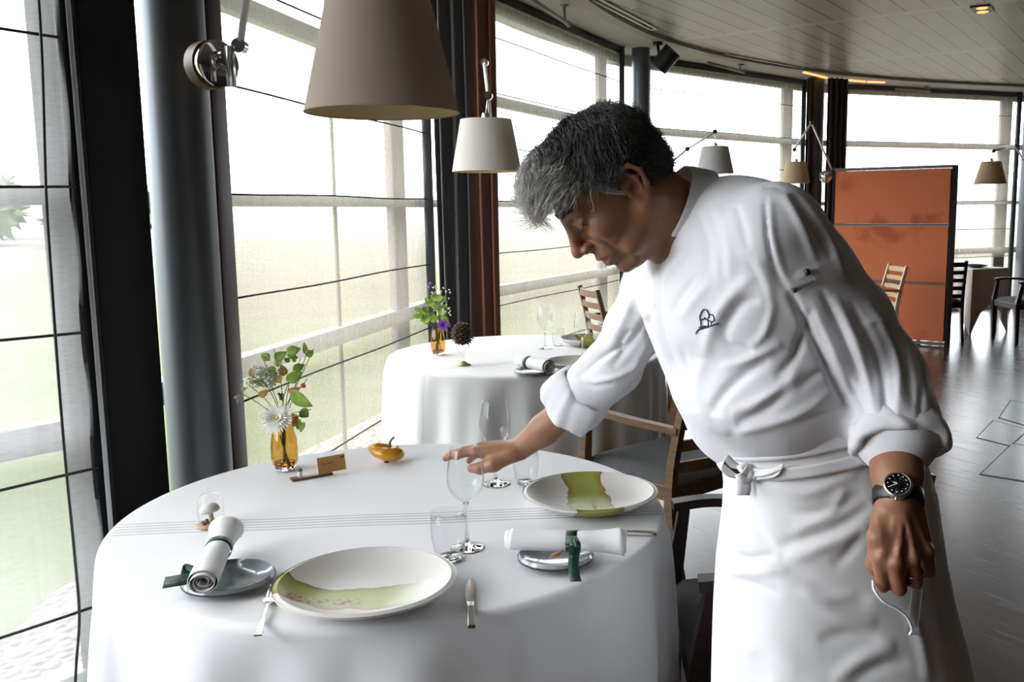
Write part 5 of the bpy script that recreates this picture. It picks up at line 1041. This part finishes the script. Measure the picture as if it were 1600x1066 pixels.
JST = [ # sleeve seam and folds; (points in the photo, width, height in mm)
 ([(1196, 305), (1198, 360), (1210, 420), (1232, 460)], 3, -5), ([(1203, 310), (1206, 360), (1220, 415), (1240, 450)], 5, 3.5), ([(1190, 298), (1205, 290), (1226, 300)], 2.5, -2), ([(1232, 455), (1262, 515), (1300, 590), (1330, 655)], 6, -12), ([(1150, 290), (1175, 284), (1196, 290), (1212, 306)], 2, -1.2),
 ([(1186, 470), (1160, 474), (1138, 500), (1128, 530)], 9, -8), ([(1128, 522), (1140, 540), (1178, 548)], 6, -5), ([(1200, 560), (1165, 584), (1132, 612), (1108, 650)], 8, -9), ([(1235, 600), (1195, 640), (1150, 664)], 8, -7), ([(1255, 520), (1240, 560), (1212, 590)], 6, -6),
 ([(1178, 430), (1150, 455), (1118, 500), (1100, 560)], 10, 6), ([(1222, 536), (1170, 562), (1125, 575)], 7, 6), ([(1250, 575), (1225, 605), (1180, 632), (1140, 645)], 8, 7), ([(1100, 560), (1088, 600), (1090, 650)], 9, 4), ([(1300, 610), (1260, 642), (1205, 662), (1150, 676)], 7, 6), ([(1180, 400), (1200, 440), (1205, 480)], 8, 4), ([(1210, 470), (1195, 520), (1170, 545)], 6, 5),
 ([(1014, 424), (1008, 470), (1016, 540), (1045, 600)], 3.5, -5), ([(1026, 415), (1022, 470), (1030, 530), (1058, 590)], 5, 3), ([(1036, 420), (1033, 470), (1041, 530), (1070, 595)], 2, -1.2), ([(1090, 330), (1105, 380), (1108, 430)], 7, -3.5), ([(1120, 320), (1138, 380), (1142, 440)], 8, 4), ([(1150, 320), (1168, 390)], 7, -4), ([(1100, 330), (1120, 390), (1124, 450)], 6, 2.5),
 ([(1075, 392), (1050, 420), (1035, 445)], 5, 3), ([(1110, 440), (1085, 470), (1062, 500)], 7, 3.5), ([(1090, 430), (1066, 460), (1050, 490)], 5, -3), ([(1090, 640), (1110, 664), (1140, 680)], 6, 5), ([(1085, 610), (1100, 634), (1130, 650)], 5, -4), ([(1065, 540), (1075, 580), (1080, 620)], 5, -2.5), ([(1270, 480), (1256, 520), (1240, 560)], 6, -5), ([(1300, 570), (1275, 585), (1245, 606)], 5, -5), ([(1320, 632), (1290, 646), (1250, 656)], 5, -5),
 # near sleeve
 ([(1222, 300), (1250, 350), (1275, 410)], 6, 5), ([(1240, 304), (1272, 352), (1300, 402)], 5, -6), ([(1262, 320), (1296, 372), (1318, 430)], 6, 4.5), ([(1283, 335), (1312, 385), (1340, 450)], 6, -4), ([(1268, 470), (1300, 540), (1330, 615)], 6, 5), ([(1282, 452), (1318, 530), (1345, 600)], 5, -7), ([(1304, 462), (1344, 550), (1368, 648)], 6, 6),
 ([(1330, 470), (1372, 560), (1390, 648)], 6, -6), ([(1355, 470), (1395, 545), (1412, 648)], 6, 5), ([(1385, 500), (1415, 560), (1428, 640)], 5, -4), ([(1322, 590), (1345, 630), (1350, 658)], 4, -5), ([(1378, 600), (1384, 658)], 4, -5), ([(1402, 590), (1402, 655)], 4, 4), ([(1440, 600), (1438, 655)], 4, -4), ([(1345, 520), (1365, 500), (1395, 500)], 5, 3),
 ([(1238, 455), (1262, 434), (1298, 412)], 1.8, -2.0), ([(1232, 431), (1262, 416), (1298, 403)], 1.8, -2.0), ([(1236, 443), (1265, 425), (1296, 408)], 3.5, 1.8),
 # far sleeve
 ([(1000, 440), (975, 500), (950, 545)], 6, 5), ([(1025, 480), (990, 530), (955, 575)], 6, -7), ([(940, 540), (915, 560), (895, 590)], 5, 7), ([(978, 540), (940, 560), (905, 590)], 4, -7), ([(1005, 560), (970, 585), (925, 598)], 5, 6), ([(985, 515), (967, 540), (972, 558)], 4, -6), ([(1015, 580), (985, 608), (955, 640)], 5, -6), ([(910, 545), (900, 570), (888, 588)], 4, 6), ([(960, 600), (930, 604), (905, 600)], 3.5, -4), ([(1020, 520), (1000, 556), (985, 580)], 5, 4)]
V = sculpt(V, Nn, JST)
jk = np_mesh('jacket', V-PB, Q, 'jacket_cloth', PERSON)
JV, JN = V, vnormals(V, Q)
def on_jacket(px, py, lift=.0008):          # nearest camera-facing point of the cloth under a pixel
    d = ((JP-np.array([px, py]))**2).sum(1); d[~JOK] = 1e9; i = np.argsort(d)[:160]; i = i[JV[i, 1] < JV[i[:8], 1].min()+.05]
    A = np.c_[JP[i]-np.array([px, py]), np.ones(len(i))]; w = 1/(d[i]+25); c = np.linalg.lstsq(A*w[:, None], JV[i, 1]*w, rcond=None)[0]; n_ = nz(JN[i[:20]].mean(0)); return W(px, py, c[2])+n_*lift, n_
JP = PX(JV); JOK = (JN*(JV-np.array([0, 0, CZ]))).sum(1) < 0
crumple('jacket_cloth', 16, .007, .45)
# rolled cuffs
def cuff(C0, ax, ra, rb, w, nm, seed, squash=1, lift=0):
    rg = np.random.RandomState(seed); ax = nz(ax); e1 = nz(np.cross(ax, [0, 0, 1.]) if abs(ax[2]) < .9 else np.cross(ax, [0, 1., 0])); e2 = np.cross(ax, e1); prof = [(-.5, -.004), (-.46, .003), (-.30, .0075), (0, .009), (.30, .0085), (.46, .006), (.53, .001), (.50, -.005), (.30, -.008)]; V = []; ph = rg.uniform(0, 6, 4)
    for t_, dr in prof:
        row = []
        for a in np.linspace(0, 2*PI, 96, endpoint=False):
            r = ra+(rb-ra)*(t_+.5)+dr+.0028*math.sin(3*a+ph[0])+.0022*math.sin(7*a+ph[1]+t_*3)+.0015*math.sin(13*a+t_*6)
            row.append(C0+ax*(t_*w+.004*math.sin(2*a+ph[2])+.003*math.sin(5*a+ph[3]))+e1*math.cos(a)*r+e2*math.sin(a)*r*squash)
        V.append(row)
    m = MB(); m.grid(np.array(V)-PB, wrap=True); return m.build(nm, 'jacket_cloth', PERSON, sub=1, solid=.002)
cuff(W(1401, 682, 1.322), WR_N-EL_N, .060, .064, .040, 'rolled_cuff', 3, squash=.95)
cuff(W(900, 625, 1.935), WR_F-EL_F, .060, .063, .072, 'rolled_cuff', 5)
# stand collar, open at the front
ax = nz(H(-2.2, 0, -5.8)-neckb); Cc = W(1067, 335, 1.50); s1 = nz(sL-ax*(sL@ax)); f1 = np.cross(s1, ax); m = MB(); V = []
for h_ in (-.026, -.010, .008, .022, .027):
    row = []
    for a in np.linspace(-2.3, 2.85, 60):
        rr = .0745-.006*(h_/.03)+.002*math.sin(a*3); dd = -f1*math.cos(a)+s1*math.sin(a); row.append(Cc+ax*(h_*(1-.15*math.cos(a)))+dd*rr+ax*.004*math.cos(a))
    V.append(row)
m.grid(np.array(V)-PB); m.build('collar', 'jacket_cloth', PERSON, solid=.003, sub=1)
# embroidered emblem, sleeve label with pen
mat('thread', (.02, .025, .05), rough=.7)
E = lambda x, y: (1060+x*90/1199, 460+y*80/1066)
segs_ = [[(470, 545), (455, 470), (480, 390), (520, 325), (560, 312), (605, 335), (640, 400), (650, 460), (620, 515)], [(470, 545), (490, 520), (525, 512), (560, 508), (585, 520), (620, 535), (660, 545), (705, 575)], [(655, 432), (690, 418), (730, 435), (752, 490), (745, 540), (705, 575)],
         [(478, 550), (478, 610), (485, 690)], [(625, 545), (632, 600), (628, 665)], [(690, 570), (695, 620), (690, 650)], [(375, 820), (410, 750), (470, 710), (560, 700), (640, 675), (700, 655), (760, 620), (840, 598)], [(445, 670), (470, 705), (500, 720), (515, 660), (530, 715), (545, 650), (555, 700), (575, 655), (590, 695), (610, 660), (625, 690), (650, 650), (665, 675)], [(555, 510), (560, 480), (570, 510)]]
for s_ in segs_:
    P = [on_jacket(*E(x, y), lift=.0014)[0]-PB for x, y in spline(np.c_[np.array(s_, float), np.zeros(len(s_))], 3)[:, :2]]; P = np.array(P)
    P[1:-1, 1] = (P[:-2, 1]+P[1:-1, 1]*2+P[2:, 1])/4; m = MB(); m.tube(P, .0009, 6); o = m.build('embroidery', 'thread', jk)
mat('label_grey', (.42, .43, .42), rough=.6); mat('pen_green', (.012, .05, .035), rough=.3)
def patch(quad, nm, mt, lift, par): 
    P = [on_jacket(x, y, lift)[0]-PB for x, y in quad]; m = MB(); m.add(P, [tuple(range(len(P)))]); return m.build(nm, mt, par, smooth=False, solid=.0005)
lb = patch([(1236.5, 447), (1269, 429), (1273, 436.5), (1240, 455)], 'sleeve_label', 'label_grey', .0058, jk)
patch([(1240.0, 447.2), (1246.5, 446.5), (1244.5, 450.0), (1246.5, 452), (1241.5, 453.2)], 'label_logo', 'thread', .0070, jk)
for i in range(9):
    a = 1249+i*2.3; y = 446.8-i*1.22; m = MB(); P = [on_jacket(a+dx, y+dy, .0070)[0]-PB for dx, dy in ((0, 2), (0.5, -2), (1.3, 1.2))]; m.tube(P, .00035, 4); m.build('label_lettering', 'thread', jk)
m = MB(); m.tube([on_jacket(1262, 428, .006)[0]-PB, on_jacket(1257, 420, .006)[0]-PB], .0038, 10); m.build('pen', 'pen_green', jk)
# ---------- apron: wrapped cloth, tilted waistband, knot
mat('apron_cloth', (.80, .80, .81), rough=.88, bump=.12, bscale=900, bdist=.0003)
crumple('apron_cloth', 13, .008, .45)
rows = [(-1, 700, 1119, 1400, .150), (0, 722, 1126, 1412, .150), (1, 760, 1131, 1436, .155), (2, 800, 1129, 1452, .160), (3, 870, 1121, 1466, .165), (4, 940, 1118, 1484, .170), (5, 1010, 1117, 1502, .175), (6, 1075, 1117, 1517, .18)]
def apron_surface(r0, r1, nrow, out=0.0):
    py = np.array([r[1] for r in rows], float); C, HX, HY = [], [], []
    for _, y, x0, x1, hy in rows:
        a, b_ = W(x0, y, 1.51), W(x1, y, 1.51); C.append((a+b_)/2); HX.append((b_[0]-a[0])/2*.985); HY.append(hy)
    C = np.array(C); zz = C[:, 2]; V = []
    for z in np.linspace(r0, r1, nrow):
        k = np.interp(-z, -zz, np.arange(len(zz))) if z > zz[-1] else len(zz)-1+(zz[-1]-z)/.09; i = int(min(k, len(zz)-2)); f = min(k-i, 1.0+(k-i)*0 if k <= len(zz)-1 else k-i); f = k-i
        cx = C[i][0]+(C[i+1][0]-C[i][0])*min(f, 3); hx = HX[i]+(HX[i+1]-HX[i])*min(f, 2.5); hy = HY[i]+(HY[i+1]-HY[i])*min(f, 2.5); row = []
        for a in np.linspace(0, 2*PI, 260, endpoint=False):
            ca, sa = math.cos(a), math.sin(a); q = (abs(ca)**2.3+abs(sa)**2.3)**(-1/2.3); s_ = max(0, (.98-z)); fold = .010*min(1, s_*2)*math.sin(a*9+2*math.sin(a*2))*(1+sa*.6 if sa > 0 else .45)
            x = (hx+out+fold)*q*ca; y = (hy+out+fold)*q*sa; tl = .036*(1+ca)*min(1, max(0, 1-(1.03-z)/.22))
            row.append((cx+x, 1.51+y, z+tl))
        V.append(row)
    return np.array(V)
G_ = apron_surface(1.070, .34, 156); nr, nc = G_.shape[:2]; Q = np.array([(i*nc+j, i*nc+(j+1) % nc, (i+1)*nc+(j+1) % nc, (i+1)*nc+j) for i in range(nr-1) for j in range(nc)]); V = G_.reshape(-1, 3)
Nn = vnormals(V, Q)
if (Nn*(V-np.array([.42, 1.51, .8]))).sum() < 0: Q = Q[:, ::-1].copy(); Nn = -Nn
AST = [([(1150, 770), (1185, 830), (1215, 862)], 8, -5), ([(1140, 790), (1160, 850), (1210, 895)], 10, 5), ([(1175, 760), (1230, 800), (1290, 800), (1350, 770)], 9, -5), ([(1190, 752), (1260, 770), (1340, 735)], 10, 5), ([(1215, 862), (1230, 850), (1300, 830), (1360, 790)], 9, -6), ([(1225, 880), (1290, 850), (1360, 825)], 12, 5),
       ([(1122, 868), (1165, 872), (1215, 868)], 6, -6), ([(1125, 905), (1170, 912), (1220, 930)], 7, -4), ([(1130, 888), (1180, 895), (1230, 890)], 8, 4), ([(1215, 862), (1240, 890), (1290, 920), (1360, 940)], 10, -4), ([(1250, 920), (1310, 960), (1370, 975)], 12, 4), ([(1280, 1000), (1330, 990), (1375, 1000)], 10, -4),
       ([(1300, 1066), (1345, 1030), (1400, 1010)], 12, 5), ([(1330, 1066), (1380, 1040), (1420, 1035)], 9, -5), ([(1140, 960), (1200, 990), (1250, 1060)], 18, 3), ([(1132, 745), (1140, 780), (1136, 830)], 6, 4), ([(1320, 760), (1300, 800), (1240, 830)], 8, 4), ([(1200, 900), (1270, 935), (1340, 930)], 9, 3.5), ([(1450, 800), (1462, 900), (1480, 1000)], 6, -4), ([(1420, 950), (1440, 1010), (1450, 1066)], 9, 5), ([(1350, 830), (1320, 870), (1300, 880)], 8, -4), ([(1180, 1020), (1200, 1066)], 12, -3)]
V = sculpt(V, Nn, AST); ap = np_mesh('apron', V-PB, Q, 'apron_cloth', PERSON); md = ap.modifiers.new('thickness', 'SOLIDIFY'); md.thickness = .0025; md.offset = -1
AV, AN = V, vnormals(V, Q)
G_ = apron_surface(1.088, 1.052, 8, out=.0055); m = MB(); G_[0] += (G_[1]-G_[0])*0; m.grid(G_-PB, wrap=True); m.build('waistband', 'apron_cloth', PERSON, solid=.004)
G_ = apron_surface(1.040, 1.022, 5, out=.0065); m = MB(); m.grid(G_-PB, wrap=True); m.build('apron_string', 'apron_cloth', PERSON, solid=.003)
def A_(px, py, Y): return W(px, py, Y)-PB
def surfY(px, py):
    P = PX(AV); ok = (AN*(AV-np.array([0, 0, CZ]))).sum(1) < 0; d = ((P-np.array([px, py]))**2).sum(1); d[~ok] = 1e9; i = np.argsort(d)[:4]; return AV[i, 1].mean()
y0 = surfY(1166, 745)-.022; m = MB()
for P, r in (([(1156, 735), (1162, 731), (1170, 733), (1172, 744), (1166, 751), (1158, 748), (1155, 740)], .0075), ([(1160, 730), (1166, 738), (1168, 748)], .008), ([(1170, 738), (1182, 735), (1196, 738), (1190, 745), (1174, 746)], .0055)):
    m.tube(spline([A_(x, y, y0+.004*math.sin(i)) for i, (x, y) in enumerate(P)], 4), r, 10)
m.build('apron_knot', 'apron_cloth', PERSON, sub=1)
for P, w_, nm in (([(1162, 748), (1163, 760), (1161, 774)], .012, 0), ([(1157, 736), (1146, 728), (1134, 718), (1130, 728), (1140, 738), (1155, 741)], .008, 1), ([(1172, 742), (1200, 738), (1222, 730), (1212, 741), (1180, 746)], .006, 2)):
    m = MB(); pts = spline([A_(x, y, min(y0+.008, surfY(x, y)-.012)) for x, y in P], 5); m.grid(np.array([[p+np.array([.4*k*w_, 0, k*w_]) if nm else p+np.array([k*w_, 0, 0]) for k in (-.9, -.3, .3, .9)] for p in pts])); m.build('apron_string_end', 'apron_cloth', PERSON, solid=.0018)
# ---------- trousers and shoes (mostly below the frame)
mat('trouser_cloth', (.02, .02, .024), rough=.9); mat('shoe_leather', (.012, .012, .012), rough=.4); TF = Field()
for s in (-1, 1):
    hp = hips+sH*s*.085+np.array([0, 0, -.05]); kn = hp+np.array([-.02, 0, -.42]); kn[2] = .50; an = np.array([kn[0]+.04, kn[1], .10]); TF.chain([hp, kn, an], [.092, .072, .062], .02)
V, Q = surface_nets(TF, (.1, 1.2, .04), (.75, 1.85, 1.0), .011); V = smooth_v(V, Q, 2); np_mesh('trousers', V-PB, Q, 'trouser_cloth', PERSON)
for s in (-1, 1):
    hp = hips+sH*s*.085; an = np.array([hp[0]+.02, hp[1], .0]); SF = Field(); SF.cap(an+[0.03, .01, .04], an+np.array([-.16, -.07, .035]), .045, .04, .02); SF.ell(an+[-.06, -.03, .0], (.16, .12, .012), None, .01)
    V, Q = surface_nets(SF, an+np.array([-.3, -.2, -.02]), an+np.array([.15, .15, .12]), .008); V[:, 2] = np.maximum(V[:, 2], .001); np_mesh('shoe', V-PB, Q, 'shoe_leather', PERSON)
# ---------- hair: cap volume plus thousands of fine strands
HF = Field(); e = lambda c, r, k=.01, op='+': HF.ell(H(*c), np.array(r)*.01, HR, k, op)
e((-.9, 0, 3.9), (9.3, 7.9, 8.1)); e((4.4, 0, 6.8), (5.8, 6.2, 4.9), .02); e((-4.5, 0, -.5), (5.2, 6.6, 5.6), .02); e((8.6, 0, -1.2), (4.6, 9, 7.0), .010, '-'); e((1.2, 8.6, -3.0), (3.6, 3.2, 4.6), .006, '-'); e((1.2, -8.6, -3.0), (3.6, 3.2, 4.6), .006, '-'); e((3.5, 0, -6.5), (6.5, 9, 5.4), .008, '-'); e((-2.5, 0, -9.5), (9, 9, 4.5), .01, '-')
hb = HC; V, Q = surface_nets(HF, hb-.17, hb+.17, .0032); V = smooth_v(V, Q, 2); L3 = (V-HC)@HR*100
Nn = vnormals(V, Q); V = V+Nn*(.0012*np.sin(L3[:, 0]*3+2*np.sin(L3[:, 2]*1.7))*np.sin(L3[:, 1]*2.5+L3[:, 2]*2))[:, None]
def hair_tone(L3, rnd):
    fr = np.clip((L3[:, 0]-1)/7, 0, 1)*.8+np.clip((3.5-L3[:, 2])/5, 0, 1)*np.clip((L3[:, 0]+2)/3, 0, 1)*.6; fr = np.clip(fr, 0, 1); v = (.075+fr*.95)*(.75+.5*np.sin(L3[:, 0]*2.1+L3[:, 1]*1.7)*np.sin(L3[:, 2]*1.9+L3[:, 1]))*1.0; v = v*(.8+rnd*2.2)
    return np.stack([v, v*.96, v*.92], 1)
m, t, b = nodes('hair_grey'); at = N(t, 'ShaderNodeAttribute'); at.attribute_name = 'tone'; t.links.new(at.outputs['Color'], b.inputs['Base Color']); setp(b, rough=.42, spec=.35)
ok = np.where(BF(V) > -.010)[0]; L3 = (V-HC)@HR*100
fld = BF(V); cand = np.where((fld > .0005))[0]; rg = np.random.RandomState(3); sel = rg.choice(cand, 9500); SV, SF_, SC_ = [], [], []; cnt = 0
for i in sel:
    l = L3[i]; n_ = Nn[i]
    # comb direction: from the crown towards brow in front, towards nape at back, side hair swept back and down
    crown = np.array([-4.5, 0, 11.0]); d = l-crown; d[1] *= .9; d = d/np.linalg.norm(d)
    if l[0] > 3: d = d+np.array([.7, .25*np.sign(l[1]+.5), .25])
    elif l[2] < 4 and abs(l[1]) > 4: d = d+np.array([-.75, 0, -.25])
    d = HR@d; d = d-n_*(d@n_); d = nz(d); curl = rg.uniform(-1, 1); ln = rg.uniform(.020, .048)*(.55 if l[2] < 0 else 1)*(1.35 if l[0] > 4 else 1); r = .00036; p = V[i]-n_*.002; sd = np.cross(d, n_); pts = []
    for k in range(6):
        u = k/5; pts.append(p+d*ln*u+n_*(.0095*math.sin(u*2.4)*rg.uniform(.7, 1.3)*(1.5 if l[0] > 3 or rg.rand() < .12 else .7)-.004*u*u)+sd*(.012 if l[0] > 3 else .008)*curl*math.sin(u*4.2+curl*2+math.sin(l[1]*2+l[2])*1.5))
    pts = np.array(pts); tn = np.gradient(pts, axis=0); tn /= np.linalg.norm(tn, axis=1)[:, None]; e1 = np.cross(tn, n_); e1 /= np.linalg.norm(e1, axis=1)[:, None]+1e-9; e2 = np.cross(tn, e1); rr = r*np.array([1, 1, 1, .9, .7, .3])
    ring = np.stack([pts+e1*(rr*math.cos(a))[:, None]+e2*(rr*math.sin(a))[:, None] for a in (0, 2.09, 4.19)], 1); SV.append(ring.reshape(-1, 3)); base = cnt
    SF_ += [(base+a*3+b_, base+a*3+(b_+1) % 3, base+(a+1)*3+(b_+1) % 3, base+(a+1)*3+b_) for a in range(5) for b_ in range(3)]; cnt += 18; rnd = rg.rand()**2.2; SC_.append(np.repeat([np.r_[l, rnd]], 18, 0))
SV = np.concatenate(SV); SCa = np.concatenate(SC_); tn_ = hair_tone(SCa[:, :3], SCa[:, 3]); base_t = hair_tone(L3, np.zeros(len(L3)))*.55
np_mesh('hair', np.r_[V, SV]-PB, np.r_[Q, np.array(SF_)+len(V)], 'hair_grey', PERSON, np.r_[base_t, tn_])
mb = []; SV, SF_, cnt = [], [], 0     # eyebrows
for s in (-1, 1):
    m = MB()
    for k in range(120):
        u = rg.rand(); a = H(8.95-1.5*u*u, s*(1.2+3.4*u), 2.35+.5*math.sin(u*2.5)+rg.uniform(-.28, .28)); dd = HR@nz([.15, s*.9, .35+rg.uniform(-.3, .4)]); m.tube([a+HR@np.array([.003, 0, 0]), a+dd*.005+HR@np.array([.0045, 0, 0]), a+dd*.009+HR@np.array([.0035, 0, .0])], [.00035, .0003, .0001], 3)
    mat('brow_grey', (.14, .13, .12), rough=.6) if s < 0 else None
    m.v = [np.concatenate(m.v)-PB]; m.build('eyebrow', 'brow_grey', PERSON)
m = MB()
for s in (-1, 1):
    P = spline([H(8.9, s*1.9, -.35), H(9.05, s*2.8, -.55), H(8.8, s*3.7, -.55), H(8.2, s*4.5, -.35)], 5)
    m = MB(); m.tube(P-PB, .0008, 6)
    for k in range(18): q = P[1+int(k*(len(P)-3)/18)]; m.tube([q-PB, q-PB+hf*.006-hu*.004+hl*rg.uniform(-.002, .002)], .00025, 3)
    mat('lash_dark', (.03, .025, .02), rough=.6) if s < 0 else None
    m.build('eyelashes', 'lash_dark', PERSON)
# ---------- wristwatch
fa = nz(WR_N-W(1402, 740, 1.283)); wc = W(1403, 777, 1.232+YO); vw = nz(np.array([0, 0, CZ])-wc); dn = nz(vw-fa*(vw@fa)); sd = np.cross(fa, dn)
m = MB(); V = []
for a in np.linspace(0, 2*PI, 64, endpoint=False):
    fw = max(0, math.cos(a)); w2 = .0095+.0065*fw**3; c_ = wc+sd*math.sin(a)*.0325+dn*math.cos(a)*.0295; V.append([c_-fa*w2, c_-fa*w2*.9+(c_-wc)*.06, c_+fa*w2*.9+(c_-wc)*.06, c_+fa*w2])
m.grid(np.array(V+[V[0]])-PB); wt = m.build('wristwatch', 'black_plastic', PERSON, solid=.0015); Rw = np.stack([sd, -fa, dn], 1); fc = wc+dn*.0345-PB
m = MB(); m.lathe([(.0005, -.004), (.0185, -.004), (.0195, 0), (.0192, .005), (.0172, .0068), (.0158, .0062), (.0005, .0060)], 48, c=fc, M=Rw); m.build('bezel', 'alu', wt, angle=50)
m = MB(); m.lathe([(.0004, .0064), (.0160, .0064)], 48, c=fc, M=Rw); m.build('dial', 'black_plastic', wt); mat('dial_mark', (.75, .78, .72), rough=.5)
m = MB()
for k in range(12):
    a = k*PI/6+.1; m.bar(fc+Rw@np.array([math.cos(a)*.0118, math.sin(a)*.0118, .0069]), fc+Rw@np.array([math.cos(a)*.0138, math.sin(a)*.0138, .0069]), .0011 if k % 3 else .0016, .0004, up=dn)
m.build('hour_marks', 'dial_mark', wt, smooth=False); m = MB()
for a, l_, w_ in ((-.42, .0115, .0010), (.35, .006, .0016)): m.bar(fc+Rw@np.array([0, 0, .0072]), fc+Rw@np.array([math.cos(a)*l_, math.sin(a)*l_, .0072]), w_, .0004, up=dn)
m.build('watch_hands', 'dial_mark', wt, smooth=False); m = MB(); m.tube([fc+Rw@np.array([0.002, -.0195, .001]), fc+Rw@np.array([.002, -.0225, .001])], .0026, 10); m.build('crown', 'alu', wt)
# ring? no - the held face shield: white elastic, clear visor with a frosted edge strip
MS = W(1425, 920, 1.215+YO); root = thing('face_shield', 'clear plastic mouth shield with white elastic hanging from lowered hand', 'face shield', MS)
mat('elastic_white', (.82, .82, .80), rough=.8); m = MB(); m.tube(np.array([np.array(p)-MS for p in spline([W(1364, 908, 1.205+YO), W(1366, 922, 1.19+YO), W(1380, 940, 1.183+YO), W(1402, 952, 1.182+YO), W(1418, 966, 1.182+YO), W(1425, 984, 1.184+YO), W(1421, 992, 1.186+YO)], 6)]), .0019, 8); m.build('elastic_strap', 'elastic_white', root)
thin_glass('frosted_strip', (.80, .82, .83), .10, .25); m = MB(); m.grid(np.array([[W(x+dx, y, 1.205+YO)-MS for dx in (0, 5, 11, 17)] for x, y in ((1426, 900), (1424, 925), (1421, 950), (1418, 975), (1417, 992))])); m.build('edge_strip', 'frosted_strip', root, solid=.002)
m = MB(); m.grid(np.array([[W(x, y0_+(y1_-y0_)*u, 1.205+YO+.03*math.sin((x-1430)/70*PI*.6))-MS for u in np.linspace(0, 1, 8)] for x, y0_, y1_ in ((1432, 905, 993), (1445, 900, 999), (1460, 898, 1003), (1475, 905, 1004), (1488, 930, 1002), (1495, 975, 1000))])); m.build('visor', 'clear_plastic', root)
print('person', round(_t.time()-_t0, 1))
